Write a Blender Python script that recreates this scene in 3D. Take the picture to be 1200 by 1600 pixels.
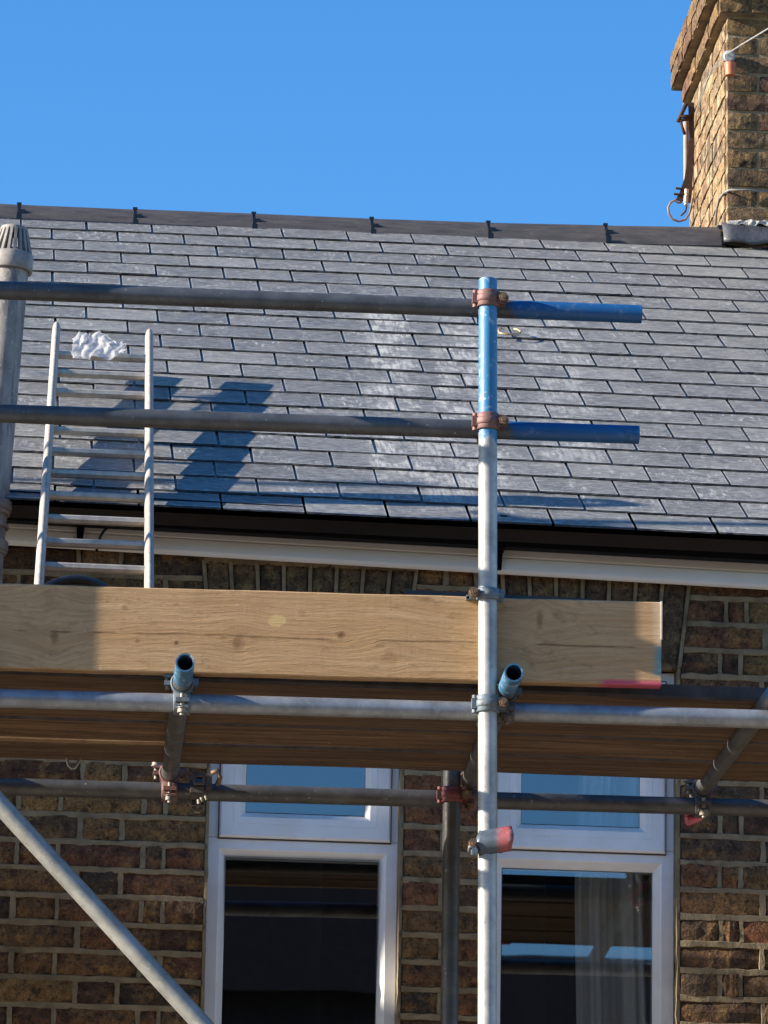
import bpy, bmesh, math, random
from mathutils import Vector, Matrix, noise
random.seed(7)
sc = bpy.context.scene
for o in list(bpy.data.objects): bpy.data.objects.remove(o)
COL = sc.collection

# ------------------------------------------------------------------ camera
F_PX = 8000.0; PSI = math.radians(4.5); TH = math.radians(15.5); RHO = 0.018
CAM = Vector((0, 0, 1.6))
FW = Vector((math.sin(PSI)*math.cos(TH), math.cos(PSI)*math.cos(TH), math.sin(TH)))
R0 = Vector((math.cos(PSI), -math.sin(PSI), 0)); U0 = R0.cross(FW)
RT = R0*math.cos(RHO)+U0*math.sin(RHO); UP = -R0*math.sin(RHO)+U0*math.cos(RHO)
cd = bpy.data.cameras.new('camera'); cam = bpy.data.objects.new('camera', cd); COL.objects.link(cam)
cd.sensor_fit = 'HORIZONTAL'; cd.sensor_width = 36; cd.lens = 36*F_PX/1200; cd.clip_start = .1; cd.clip_end = 2000
m = Matrix.Identity(4)
for i in range(3):
    m[i][0] = RT[i]; m[i][1] = UP[i]; m[i][2] = -FW[i]; m[i][3] = CAM[i]
cam.matrix_world = m
sc.camera = cam

# ------------------------------------------------------------------ world, sun, exposure
SUN_A = math.radians(82.5); SUN_E = math.radians(20.5)
S = Vector((-math.sin(SUN_A)*math.cos(SUN_E), -math.cos(SUN_A)*math.cos(SUN_E), math.sin(SUN_E)))   # towards the sun
w = bpy.data.worlds.new('World'); sc.world = w; w.use_nodes = True
wn = w.node_tree; bg = wn.nodes['Background']
sky = wn.nodes.new('ShaderNodeTexSky'); sky.sky_type = 'NISHITA'; sky.sun_disc = False
sky.sun_elevation = SUN_E; sky.sun_rotation = math.atan2(S.x, S.y)
sky.altitude = 0; sky.air_density = 1.0; sky.dust_density = 0.2; sky.ozone_density = 3.0
hs = wn.nodes.new('ShaderNodeHueSaturation'); hs.inputs['Hue'].default_value = .506; hs.inputs['Saturation'].default_value = 1.31; hs.inputs['Value'].default_value = .97
wn.links.new(sky.outputs[0], hs.inputs['Color']); wn.links.new(hs.outputs[0], bg.inputs[0])
bg.inputs[1].default_value = 0.10
sl = bpy.data.lights.new('sun', 'SUN'); sl.energy = 5.0; sl.angle = math.radians(.53); sl.color = (1, .91, .78)
so = bpy.data.objects.new('sun', sl); COL.objects.link(so); so.location = (-20, -5, 20)
so.rotation_euler = S.to_track_quat('Z', 'Y').to_euler()
sc.view_settings.view_transform = 'Standard'; sc.view_settings.look = 'None'; sc.view_settings.gamma = 1
sc.view_settings.exposure = 1.38
sc.render.engine = 'CYCLES'
sc.cycles.max_bounces = 8; sc.cycles.transparent_max_bounces = 16

# ------------------------------------------------------------------ pixel helpers (photo pixels 1200x1600 -> points of the place)
def ray(x, y): return FW + RT*((x-600)/F_PX) + UP*((800-y)/F_PX)
def atY(x, y, Y):
    d = ray(x, y); return CAM + d*((Y-CAM.y)/d.y)
def onplane(x, y, p, n):
    d = ray(x, y); return CAM + d*((p-CAM).dot(n)/d.dot(n))
def proj(p):
    q = p-CAM; z = q.dot(FW); return (600+F_PX*q.dot(RT)/z, 800-F_PX*q.dot(UP)/z)
def rnd(a, b): return random.uniform(a, b)
def fbm(x, y, z, o=3): return noise.fractal(Vector((x, y, z)), 1.0, 2.0, o)

# ------------------------------------------------------------------ mesh building
class MB:
    def __init__(s): s.v = []; s.f = []; s.sm = []
    def add(s, vs, fs, smooth=False):
        b = len(s.v); s.v += [Vector(v) for v in vs]
        s.f += [tuple(b+i for i in f) for f in fs]; s.sm += [smooth]*len(fs); return s
    def box(s, a, b, bevel=0):
        a = Vector(a); b = Vector(b)
        if bevel:
            bm = bmesh.new(); bmesh.ops.create_cube(bm, size=1)
            for v in bm.verts: v.co = Vector(((a[i]+b[i])/2 + v.co[i]*(b[i]-a[i]) for i in range(3)))
            bmesh.ops.bevel(bm, geom=bm.edges[:], offset=bevel, segments=2, affect='EDGES')
            bm.verts.index_update()
            s.add([v.co.copy() for v in bm.verts], [[v.index for v in f.verts] for f in bm.faces]); bm.free(); return s
        vs = [(x, y, z) for x in (a.x, b.x) for y in (a.y, b.y) for z in (a.z, b.z)]
        return s.add(vs, [(0,1,3,2),(4,6,7,5),(0,4,5,1),(2,3,7,6),(0,2,6,4),(1,5,7,3)])
    def obox(s, c, ax, ay, az, hx, hy, hz):
        c = Vector(c); vs = [c+ax*(hx*i)+ay*(hy*j)+az*(hz*k) for i in (-1,1) for j in (-1,1) for k in (-1,1)]
        return s.add(vs, [(0,1,3,2),(4,6,7,5),(0,4,5,1),(2,3,7,6),(0,2,6,4),(1,5,7,3)])
    def tube(s, p0, p1, r, seg=20, r1=None, caps=True):
        p0 = Vector(p0); p1 = Vector(p1); r1 = r if r1 is None else r1
        d = (p1-p0).normalized(); u = d.orthogonal().normalized(); w_ = d.cross(u)
        vs = []
        for p, rr in ((p0, r), (p1, r1)):
            for i in range(seg):
                a = 2*math.pi*i/seg; vs.append(p+u*(rr*math.cos(a))+w_*(rr*math.sin(a)))
        s.add(vs, [(i, (i+1) % seg, seg+(i+1) % seg, seg+i) for i in range(seg)], True)
        if caps:
            s.add(vs[:seg], [tuple(range(seg-1, -1, -1))]); s.add(vs[seg:], [tuple(range(seg))])
        return s
    def pipe(s, p0, p1, r, ri, seg=28, rings=1):      # hollow tube with annular ends
        p0 = Vector(p0); p1 = Vector(p1); d = (p1-p0).normalized(); u = d.orthogonal().normalized(); w_ = d.cross(u)
        def rg(p, rr): return [p+u*(rr*math.cos(2*math.pi*i/seg))+w_*(rr*math.sin(2*math.pi*i/seg)) for i in range(seg)]
        q = [(i, (i+1) % seg, seg+(i+1) % seg, seg+i) for i in range(seg)]; qi = [f[::-1] for f in q]
        for k in range(rings):
            s.add(rg(p0.lerp(p1, k/rings), r)+rg(p0.lerp(p1, (k+1)/rings), r), q, True)
        s.add(rg(p0, ri)+rg(p1, ri), qi, True)
        s.add(rg(p0, r)+rg(p0, ri), qi); s.add(rg(p1, r)+rg(p1, ri), q); return s
    def ring(s, c, ax, ri, ro, h, a0=0, a1=2*math.pi, seg=20, u=None):   # (part) ring of square section round axis ax
        c = Vector(c); ax = ax.normalized(); u = (u or ax.orthogonal()).normalized(); w_ = ax.cross(u)
        vs = []; full = abs(a1-a0-2*math.pi) < 1e-4; n = seg if full else seg+1
        for i in range(n):
            a = a0+(a1-a0)*i/seg; e = u*math.cos(a)+w_*math.sin(a)
            hh = h/2
            vs += [c+e*ri-ax*hh, c+e*(ro-.0015)-ax*hh, c+e*ro-ax*(hh-.002), c+e*ro+ax*(hh-.002), c+e*(ro-.0015)+ax*hh, c+e*ri+ax*hh]
        fs = []
        for i in range(n if full else n-1):
            j = (i+1) % n
            for k in range(6): fs.append((i*6+k, i*6+(k+1) % 6, j*6+(k+1) % 6, j*6+k))
        if not full: fs += [tuple(range(5, -1, -1)), tuple((n-1)*6+k for k in range(6))]
        return s.add(vs, fs, True)
    def wire(s, pts, r, seg=8):                        # tube along a polyline
        pts = [Vector(p) for p in pts]; n = len(pts); vs = []; u = None
        for i in range(n):
            d = (pts[min(i+1, n-1)]-pts[max(i-1, 0)]).normalized()
            u = d.orthogonal().normalized() if u is None else (u-d*u.dot(d)).normalized(); w_ = d.cross(u)
            vs += [pts[i]+u*(r*math.cos(2*math.pi*k/seg))+w_*(r*math.sin(2*math.pi*k/seg)) for k in range(seg)]
        fs = [(i*seg+k, i*seg+(k+1) % seg, (i+1)*seg+(k+1) % seg, (i+1)*seg+k) for i in range(n-1) for k in range(seg)]
        fs += [tuple(range(seg-1, -1, -1)), tuple((n-1)*seg+k for k in range(seg))]
        return s.add(vs, fs, True)
    def sweepx(s, prof, pa, pb, n=1, closed=False):    # profile of (dy,dz) swept from pa to pb
        pa = Vector(pa); pb = Vector(pb); k = len(prof); vs = []
        for i in range(n+1):
            c = pa.lerp(pb, i/n); vs += [c+Vector((0, p[0], p[1])) for p in prof]
        fs = [(i*k+j, i*k+(j+1) % k, (i+1)*k+(j+1) % k, (i+1)*k+j) for i in range(n) for j in range(k if closed else k-1)]
        if closed: fs += [tuple(range(k-1, -1, -1)), tuple(n*k+j for j in range(k))]
        return s.add(vs, fs)
    def build(s, name, mat, parent=None, origin=None, fix=True):
        og = Vector(origin) if origin is not None else (s.v[0].copy() if s.v else Vector())
        if origin is None and s.v:
            og = Vector(((min(v[i] for v in s.v)+max(v[i] for v in s.v))/2 for i in range(3)))
        me = bpy.data.meshes.new(name); me.from_pydata([v-og for v in s.v], [], s.f)
        for p, b in zip(me.polygons, s.sm): p.use_smooth = b
        if fix:
            bm = bmesh.new(); bm.from_mesh(me)
            bmesh.ops.recalc_face_normals(bm, faces=bm.faces[:]); bm.to_mesh(me); bm.free()
        me.materials.append(mat); return link(name, me, parent, og)
WPOS = {}
def link(name, me, parent, og):
    o = bpy.data.objects.new(name, me); COL.objects.link(o); WPOS[o.name] = Vector(og)
    if parent: o.parent = parent; o.location = Vector(og)-WPOS[parent.name]
    else: o.location = og
    return o
def tag(o, label, cat, group=None):
    o['label'] = label; o['category'] = cat
    if group: o['group'] = group
    return o
def thing(name, label, cat, loc=(0, 0, 0), group=None):
    o = bpy.data.objects.new(name, None); COL.objects.link(o); o.location = loc; WPOS[o.name] = Vector(loc); o.empty_display_size = .1
    return tag(o, label, cat, group)
def group_empty(name, parent, loc=(0, 0, 0)):
    o = bpy.data.objects.new(name, None); COL.objects.link(o); o.parent = parent; WPOS[o.name] = Vector(loc)
    o.location = Vector(loc)-WPOS[parent.name]; return o

# ------------------------------------------------------------------ materials
class NT:
    def __init__(s, name, rough=.7, metal=0.0, spec=.5):
        s.m = bpy.data.materials.new(name); s.m.use_nodes = True; s.t = s.m.node_tree; s.b = s.t.nodes['Principled BSDF']
        s.b.inputs['Roughness'].default_value = rough; s.b.inputs['Metallic'].default_value = metal; s.b.inputs['Specular IOR Level'].default_value = spec
        g = s.t.nodes.new('ShaderNodeNewGeometry'); s.pos = g.outputs['Position']; s.nrm = g.outputs['Normal']
    def put(s, sock, v):
        if v is None: return
        if hasattr(v, 'node'): s.t.links.new(v, sock)
        elif isinstance(v, (tuple, list)) and len(v) == 3 and sock.type == 'RGBA': sock.default_value = (*v, 1)
        else: sock.default_value = v
    def map(s, v, scale=(1, 1, 1), loc=(0, 0, 0), rot=(0, 0, 0)):
        n = s.t.nodes.new('ShaderNodeMapping'); s.put(n.inputs[0], v); n.inputs['Scale'].default_value = scale
        n.inputs['Location'].default_value = loc; n.inputs['Rotation'].default_value = rot; return n.outputs[0]
    def noise(s, v, scale, detail=4, rough=.55, dist=0):
        n = s.t.nodes.new('ShaderNodeTexNoise'); s.put(n.inputs['Vector'], v); n.inputs['Scale'].default_value = scale
        n.inputs['Detail'].default_value = detail; n.inputs['Roughness'].default_value = rough; n.inputs['Distortion'].default_value = dist; return n.outputs[0]
    def vor(s, v, scale, out=0, rnd_=1):
        n = s.t.nodes.new('ShaderNodeTexVoronoi'); s.put(n.inputs['Vector'], v); n.inputs['Scale'].default_value = scale
        n.inputs['Randomness'].default_value = rnd_; return n.outputs[out]
    def ramp(s, v, *st, interp='LINEAR'):
        n = s.t.nodes.new('ShaderNodeValToRGB'); s.put(n.inputs[0], v); r = n.color_ramp; r.interpolation = interp
        while len(r.elements) < len(st): r.elements.new(.5)
        for e, (p, c) in zip(r.elements, st):
            e.position = p; e.color = (c, c, c, 1) if isinstance(c, (int, float)) else (*c, 1)
        return n.outputs[0]
    def mix(s, f, a, b, mode='MIX'):
        n = s.t.nodes.new('ShaderNodeMix'); n.data_type = 'RGBA'; n.blend_type = mode; s.put(n.inputs[0], f); s.put(n.inputs[6], a); s.put(n.inputs[7], b); return n.outputs[2]
    def math(s, op, a, b=None, c=None, clamp=False):
        n = s.t.nodes.new('ShaderNodeMath'); n.operation = op; n.use_clamp = clamp; s.put(n.inputs[0], a)
        if b is not None: s.put(n.inputs[1], b)
        if c is not None: s.put(n.inputs[2], c)
        return n.outputs[0]
    def sep(s, v):
        n = s.t.nodes.new('ShaderNodeSeparateXYZ'); s.put(n.inputs[0], v); return n.outputs
    def vadd(s, a, b):
        n = s.t.nodes.new('ShaderNodeVectorMath'); s.put(n.inputs[0], a); s.put(n.inputs[1], b); return n.outputs[0]
    def rand(s): return s.t.nodes.new('ShaderNodeObjectInfo').outputs['Random']
    def comb(s, x, y, z):
        n = s.t.nodes.new('ShaderNodeCombineXYZ'); s.put(n.inputs[0], x); s.put(n.inputs[1], y); s.put(n.inputs[2], z); return n.outputs[0]
    def bump(s, h, strength=.5, dist=.01, prev=None):
        n = s.t.nodes.new('ShaderNodeBump'); n.inputs['Strength'].default_value = strength; n.inputs['Distance'].default_value = dist
        s.put(n.inputs['Height'], h)
        if prev is not None: s.put(n.inputs['Normal'], prev)
        return n.outputs[0]
    def done(s, col=None, bump=None, rough=None, metal=None):
        s.put(s.b.inputs['Base Color'], col)
        if bump is not None: s.put(s.b.inputs['Normal'], bump)
        if rough is not None: s.put(s.b.inputs['Roughness'], rough)
        if metal is not None: s.put(s.b.inputs['Metallic'], metal)
        return s.m
def rough_step(n, axis, thr, soft, ns=30, amp=.05):
    c = n.sep(n.pos)[axis]; nz = n.noise(n.pos, ns, 3)
    v = n.math('ADD', n.math('SUBTRACT', c, thr), n.math('MULTIPLY', n.math('SUBTRACT', nz, .5), amp))
    return n.math('MULTIPLY_ADD', v, 1/soft, .5, clamp=True)

def mat_plain(name, col, rough=.6, metal=0, var=.25, scale=25, bump=.1, bd=.002, spec=.5):
    n = NT(name, rough, metal, spec); z = n.noise(n.pos, scale, 5)
    c = n.mix(n.ramp(z, (.3, 0), (.7, 1)), tuple(x*(1-var) for x in col), tuple(min(1, x*(1+var)) for x in col))
    return n.done(c, n.bump(n.noise(n.pos, scale*6, 4), bump, bd))

def mat_brick(name, cols, soot=.5, voro=False, bk=1.0, patch=(.36, .25, .12), patch_amt=.5):
    n = NT(name, .92, spec=.2)
    r = n.sep(n.vor(n.map(n.pos, (4.2, 4.2, 12.5)), 1, 1))[0] if voro else n.rand()
    k = len(cols); base = n.ramp(r, *[((i+.5)/k, c) for i, c in enumerate(cols)])
    off = n.vadd(n.pos, n.comb(n.math('MULTIPLY', r, 13.7), n.math('MULTIPLY', r, 5.3), n.math('MULTIPLY', r, 31.1)))
    base = n.mix(n.math('MULTIPLY', n.ramp(n.noise(off, 14, 5, .65), (.48, 0), (.62, 1)), patch_amt), base, patch)
    base = n.mix(n.ramp(n.noise(n.vadd(off, (3, 7, 1)), 24, 5, .7), (.5, 0), (.66, soot)), base, (.022, .018, .016))
    base = n.mix(n.ramp(n.noise(off, 150, 3, .6), (.35, .6), (.5, 0)), base, (.03, .024, .02))
    base = n.mix(n.ramp(n.noise(off, 70, 2, .5), (.66, 0), (.76, .4)), base, (.3, .24, .16))
    g_ = n.ramp(n.noise(n.vadd(off, (1, 4, 2)), 48, 6, .78), (.32, .28), (.5, .95), (.68, 1.55))
    base = n.mix(.85, base, g_, 'MULTIPLY')
    base = n.mix(n.ramp(n.vor(n.vadd(off, (2, 2, 2)), 38), (.1, .75), (.2, 0)), base, (.015, .012, .01))
    b = n.bump(n.noise(off, 28, 6, .65), .9*bk, .012); b = n.bump(n.ramp(n.vor(off, 85), (0, 0), (.35, 1)), .35*bk, .004, b)
    b = n.bump(n.noise(off, 210, 3, .6), .6*bk, .003, b)
    return n.done(base, b)
WALL_COLS = [tuple(v*1.22 for v in c_) for c_ in [(.065, .036, .022), (.125, .058, .03), (.145, .06, .03), (.075, .048, .028), (.165, .095, .038), (.105, .046, .027), (.21, .128, .052), (.055, .038, .026)]]
M_BRICK = mat_brick('brick_wall', WALL_COLS, .75, patch=(.26, .145, .055), patch_amt=.65)
M_BRICKV = mat_brick('brick_wall_far', WALL_COLS, .7, True, patch=(.26, .145, .055), patch_amt=.65)
STK = [(.27, .172, .082), (.22, .142, .075), (.15, .1, .06), (.3, .205, .11), (.11, .076, .05), (.24, .148, .072), (.19, .108, .062)]
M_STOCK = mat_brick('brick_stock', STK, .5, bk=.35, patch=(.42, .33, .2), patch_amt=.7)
M_STOCKF = mat_brick('brick_stock_shaded_weathered', [(.13, .08, .04), (.18, .11, .05), (.085, .056, .034), (.12, .06, .04), (.15, .1, .055)], .9, bk=.6, patch=(.27, .165, .065), patch_amt=.5)  # darker copy: front-face shade put into the colour; also the weathered corbels
M_SOLDIER = mat_brick('brick_soldier', [(.09, .06, .038), (.13, .085, .045), (.075, .05, .036), (.16, .1, .05)], .8, patch=(.24, .18, .08), patch_amt=.6)
def mat_mortar(name, c):
    n = NT(name, .95, spec=.15); z = n.noise(n.pos, 22, 5, .6)
    col = n.mix(n.ramp(z, (.3, 0), (.7, 1)), tuple(x*.72 for x in c), tuple(x*1.2 for x in c))
    col = n.mix(n.ramp(n.noise(n.pos, 9, 4, .6), (.5, 0), (.7, .65)), col, (.09, .07, .048))
    b = n.bump(n.noise(n.pos, 55, 5, .6), .7, .006); b = n.bump(n.noise(n.pos, 260, 2), .5, .002, b); return n.done(col, b)
M_MORTAR = mat_mortar('mortar', (.235, .185, .115)); M_MORTAR_CH = mat_mortar('mortar_chimney', (.27, .2, .12))

def mat_slate(name, voro=False):
    n = NT(name, .55, spec=.55)
    r = n.sep(n.vor(n.map(n.pos, (4.2, 5, 5)), 1, 1))[0] if voro else n.rand()
    x, y, z = n.sep(n.pos)
    off = n.vadd(n.pos, n.comb(n.math('MULTIPLY', r, 17.3), n.math('MULTIPLY', r, 7.1), n.math('MULTIPLY', r, 3.3)))
    base = n.ramp(r, (0, (.105, .103, .098)), (.2, (.19, .185, .172)), (.4, (.13, .127, .12)), (.6, (.175, .17, .158)), (.8, (.15, .146, .136)), (1, (.255, .247, .222)))
    st = n.noise(n.map(off, (1, 6, 6)), 16, 6, .65)
    base = n.mix(n.ramp(st, (.34, .85), (.56, 0)), base, (.065, .068, .075))
    # pale scuffs, fine and running aslant
    sc1 = n.ramp(n.noise(n.map(off, (7, 1.5, 1.5), rot=(0, .5, .35)), 11, 5, .7), (.53, 0), (.66, 1))
    sc2 = n.ramp(n.noise(off, 5, 3), (.48, 0), (.62, 1))
    base = n.mix(n.math('MULTIPLY', n.math('MULTIPLY', sc1, sc2), .85), base, (.52, .515, .49))
    sc3 = n.ramp(n.noise(n.map(off, (2, 9, 9), rot=(0, .12, 0)), 14, 6, .7), (.5, 0), (.64, .65))
    base = n.mix(sc3, base, (.4, .4, .39))
    # dusty track trodden up the slope, and a drier yellowish bloom towards the chimney
    fine = n.math('MULTIPLY', n.ramp(n.noise(n.map(off, (34, 3, 3), rot=(0, .12, .1)), 2.4, 5, .7), (.42, .1), (.56, 1)), n.ramp(n.noise(n.map(off, (1.6, 1, 1)), 9, 4, .6), (.42, .15), (.5, 1)))
    wob = n.math('MULTIPLY', n.math('SUBTRACT', n.noise(n.map(off, (3, 9, 9)), 1.6, 4, .6), .5), .2); band = None
    for (sx_, sw_, zlo, zhi, amt) in ((1.235, .085, 5.7, 7.1, .95), (1.47, .09, 5.6, 7.0, .85), (1.78, .1, 5.8, 7.2, .6), (1.36, .06, 5.55, 6.3, .7)):
        dx = n.math('ABSOLUTE', n.math('ADD', n.math('SUBTRACT', x, n.math('MULTIPLY_ADD', n.math('SUBTRACT', z, 6.2), .10, sx_)), wob))
        bd = n.math('MULTIPLY', n.ramp(dx, (sw_*.7, amt), (sw_*1.1, 0)), n.math('MULTIPLY', n.ramp(n.math('MULTIPLY', z, .1), (zlo*.1, 0), (zlo*.1+.012, 1)), n.ramp(n.math('MULTIPLY', z, .1), (zhi*.1-.02, 1), (zhi*.1, 0))))
        band = bd if band is None else n.math('MAXIMUM', band, bd)
    pick = n.ramp(n.noise(n.vadd(off, (9, 9, 9)), 3.5, 2), (.36, .15), (.48, 1))
    base = n.mix(n.math('MULTIPLY', n.math('MULTIPLY', band, fine), pick), base, (.5, .485, .44))
    yl = n.math('MULTIPLY', n.ramp(x, (.45, 0), (.9, 1)), n.ramp(n.noise(off, 2.2, 4), (.42, 0), (.7, .55)))
    yl = n.math('MULTIPLY', n.math('MULTIPLY_ADD', x, .6, -.8, clamp=True), n.ramp(n.noise(off, 4, 4, .6), (.4, 0), (.66, .6)))
    base = n.mix(yl, base, (.36, .35, .3))
    if not voro:
        ob = n.t.nodes.new('ShaderNodeTexCoord').outputs['Object']; ox, oy, oz = n.sep(ob)
        en = n.noise(n.map(n.pos, (1, 2, 2)), 55, 4, .7)
        ed = n.ramp(n.math('ADD', oy, n.math('MULTIPLY', n.math('SUBTRACT', en, .5), .12)), (.0, .75), (.035, 0))
        es = n.ramp(n.math('ADD', n.math('SUBTRACT', .5, n.math('ABSOLUTE', ox)), n.math('MULTIPLY', n.math('SUBTRACT', en, .5), .05)), (.0, .6), (.02, 0))
        base = n.mix(n.math('MAXIMUM', ed, es), base, (.42, .42, .41))
    gr = n.ramp(n.noise(n.map(off, (1, 3, 3)), 34, 6, .75), (.3, .45), (.5, .95), (.7, 1.4))
    base = n.mix(.8, base, gr, 'MULTIPLY')
    b = n.bump(n.noise(n.map(off, (1, 3.5, 3.5)), 18, 6, .65), .9, .009)
    b = n.bump(n.noise(n.map(off, (1, 6, 6)), 60, 4, .65), .7, .003, b)
    rg = n.ramp(n.noise(off, 20, 4), (.3, .42), (.7, .68))
    return n.done(base, b, rg)
M_SLATE = mat_slate('slate'); M_SLATEV = mat_slate('slate_far', True)
n = NT('clay_ridge', .6, spec=.4)
c = n.mix(n.ramp(n.noise(n.map(n.pos, (1, 5, 5)), 9, 5, .6), (.35, 0), (.7, 1)), (.036, .034, .035), (.078, .068, .064))
c = n.mix(n.ramp(n.noise(n.map(n.pos, (1, 4, 4)), 22, 5, .7), (.62, 0), (.75, .5)), c, (.3, .27, .24))
M_RIDGE = n.done(c, n.bump(n.noise(n.pos, 60, 5), .3, .003))
M_BLACK = mat_plain('black_plastic', (.008, .008, .009), .28, var=.2, bump=.03)
M_RUBBER = mat_plain('black_rubber', (.018, .019, .022), .5, var=.3)
M_GUTTER = mat_plain('gutter_plastic', (.005, .005, .007), .35, var=.2, bump=.03, spec=.02)
n = NT('white_upvc', .32, spec=.5)
c = n.mix(n.ramp(n.noise(n.pos, 6, 5, .65), (.4, 0), (.75, 1)), (.72, .72, .73), (.6, .59, .575))
c = n.mix(n.ramp(n.noise(n.map(n.pos, (3, 3, .6)), 30, 4, .7), (.66, 0), (.75, .35)), c, (.3, .27, .24))
M_UPVC = n.done(c, n.bump(n.noise(n.pos, 9, 2), .05, .004))
n = NT('fascia_upvc', .4); c = n.mix(n.ramp(n.noise(n.map(n.pos, (.6, 3, 3)), 5, 4), (.4, 0), (.8, 1)), (.8, .78, .75), (.68, .65, .61)); M_FASCIA = n.done(c)
M_GASKET = mat_plain('gasket', (.03, .03, .03), .6)

def mat_wood(name, cols, axis=0, knots=(), marks=None, bumpk=1.0, dark=.5, fr=1.0):
    n = NT(name, .75, spec=.25); x, y, z = n.sep(n.pos)
    p = n.pos
    warp = None
    r = n.rand(); off = n.vadd(p, n.comb(n.math('MULTIPLY', r, 9), n.math('MULTIPLY', r, 3), n.math('MULTIPLY', r, 7)))
    kd = None
    zz = z
    for (kx, kz, sx, sz, amt) in knots:
        dx = n.math('DIVIDE', n.math('SUBTRACT', x, kx), sx); dz = n.math('DIVIDE', n.math('SUBTRACT', z, kz), sz)
        d = n.math('SQRT', n.math('ADD', n.math('MULTIPLY', dx, dx), n.math('MULTIPLY', dz, dz)))
        d = n.math('ADD', d, n.math('MULTIPLY', n.math('SUBTRACT', n.noise(p, 60, 4, .65), .5), 1.3))
        k = n.math('MULTIPLY', n.ramp(d, (.25, 1), (.95, 0)), amt); kd = k if kd is None else n.math('MAXIMUM', kd, k)
        # grain flows round the knot
        d = n.math('SQRT', n.math('ADD', n.math('MULTIPLY', dx, dx), n.math('MULTIPLY', dz, dz)))
        g = n.math('DIVIDE', n.math('MULTIPLY', n.math('SUBTRACT', z, kz), .6), n.math('MULTIPLY_ADD', n.math('MULTIPLY', d, d), .25, 1.0))
        zz = n.math('SUBTRACT', zz, g)
    pp = n.comb(n.math('MULTIPLY', x, .38*fr), n.math('MULTIPLY', y, 9*fr), n.math('MULTIPLY', zz, 9*fr))
    pp = n.vadd(pp, n.comb(n.math('MULTIPLY', r, 9), n.math('MULTIPLY', r, 31), n.math('MULTIPLY', r, 17)))
    broad = n.noise(pp, 1.4, 4, .5); rings = n.noise(pp, 7, 5, .6, .1); fine = n.noise(n.map(pp, (1.6, 1, 1)), 34, 3, .6)
    c = n.mix(n.ramp(broad, (.35, 0), (.68, 1)), cols[0], cols[1])
    c = n.mix(n.math('MULTIPLY', n.ramp(rings, (.42, 1), (.56, 0)), dark), c, cols[2])
    c = n.mix(n.math('MULTIPLY', n.ramp(fine, (.36, .8), (.52, 0)), dark), c, cols[2])
    c = n.mix(n.ramp(n.noise(off, 5, 5, .6), (.55, 0), (.8, .45)), c, tuple(v*.6 for v in cols[2]))
    c = n.mix(n.ramp(n.noise(n.map(off, (1, 1, 2)), 16, 6, .72), (.56, 0), (.7, .5)), c, tuple(v*.55 for v in cols[2]))
    c = n.mix(n.ramp(n.noise(n.vadd(off, (4, 4, 4)), 55, 3, .6), (.7, 0), (.74, .6)), c, (.5, .45, .38))
    c = n.mix(1.0, c, n.ramp(r, (0, .72), (1, 1.0)), 'MULTIPLY')
    if kd is not None: c = n.mix(kd, c, (.13, .06, .022))
    if marks: c = marks(n, c, x, y, z)
    # saw marks across the grain
    saw = n.noise(n.map(p, (110, 20, 9), rot=(0, .5, 0)), 1, 3, .7)
    b = n.bump(rings, .5*bumpk, .006); b = n.bump(fine, .5*bumpk, .002, b); b = n.bump(saw, .22*bumpk, .002, b)
    return n.done(c, b)
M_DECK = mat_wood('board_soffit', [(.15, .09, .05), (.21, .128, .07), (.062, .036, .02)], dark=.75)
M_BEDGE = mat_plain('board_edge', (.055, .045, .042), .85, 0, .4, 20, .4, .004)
M_DECKE = mat_wood('board_pale_and_lit_edge', [(.34, .22, .12), (.42, .28, .16), (.2, .12, .06)], dark=.5)  # pale timber; also paints the sunlit edge of the rear deck board

def mat_tube(name, axis=None, thr=0, sign=1, soft=.02, amp=.08, galv=(.36, .37, .37), blue=(.012, .13, .33), rust=.15, metal=.55, wear=.35):
    n = NT(name, .42, metal); p = n.pos
    g = n.mix(n.ramp(n.noise(p, 14, 6, .65), (.3, 0), (.7, 1)), tuple(v*.62 for v in galv), tuple(min(1, v*1.25) for v in galv))
    g = n.mix(n.ramp(n.noise(p, 45, 5, .7), (.58, 0), (.72, .5)), g, tuple(min(.6, v*1.7) for v in galv))
    g = n.mix(n.ramp(n.noise(n.map(p, (1, 1, 1)), 8, 5, .7), (.6, 0), (.8, rust)), g, (.16, .08, .04))
    g = n.mix(n.ramp(n.noise(p, 90, 2, .5), (.7, 0), (.75, .5)), g, (.07, .065, .06))
    g = n.mix(n.ramp(n.noise(n.vadd(p, (7, 1, 3)), 75, 4, .65), (.66, 0), (.7, .65)), g, (.4, .38, .35))
    mt = metal; rg = n.ramp(n.noise(p, 30, 4), (.3, .38), (.7, .58))
    if axis is not None:
        f_ = rough_step(n, axis, thr, soft, 22, amp)
        if sign < 0: f_ = n.math('SUBTRACT', 1.0, f_)
        w_ = n.ramp(n.noise(p, 38, 5, .7), (.56, 0), (.66, wear))
        bl = n.mix(n.noise(p, 12, 4), tuple(v*.8 for v in blue), tuple(v*1.3 for v in blue))
        bl = n.mix(w_, bl, (.42, .5, .55))
        bl = n.mix(n.ramp(n.noise(n.vadd(p, (5, 2, 9)), 25, 5, .7), (.62, 0), (.68, .8)), bl, (.1, .09, .085))
        g = n.mix(f_, g, bl); mt = n.math('MULTIPLY', n.math('SUBTRACT', 1.0, f_), metal)
    return n.done(g, n.bump(n.noise(p, 120, 4), .12, .001), rg, mt)
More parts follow.
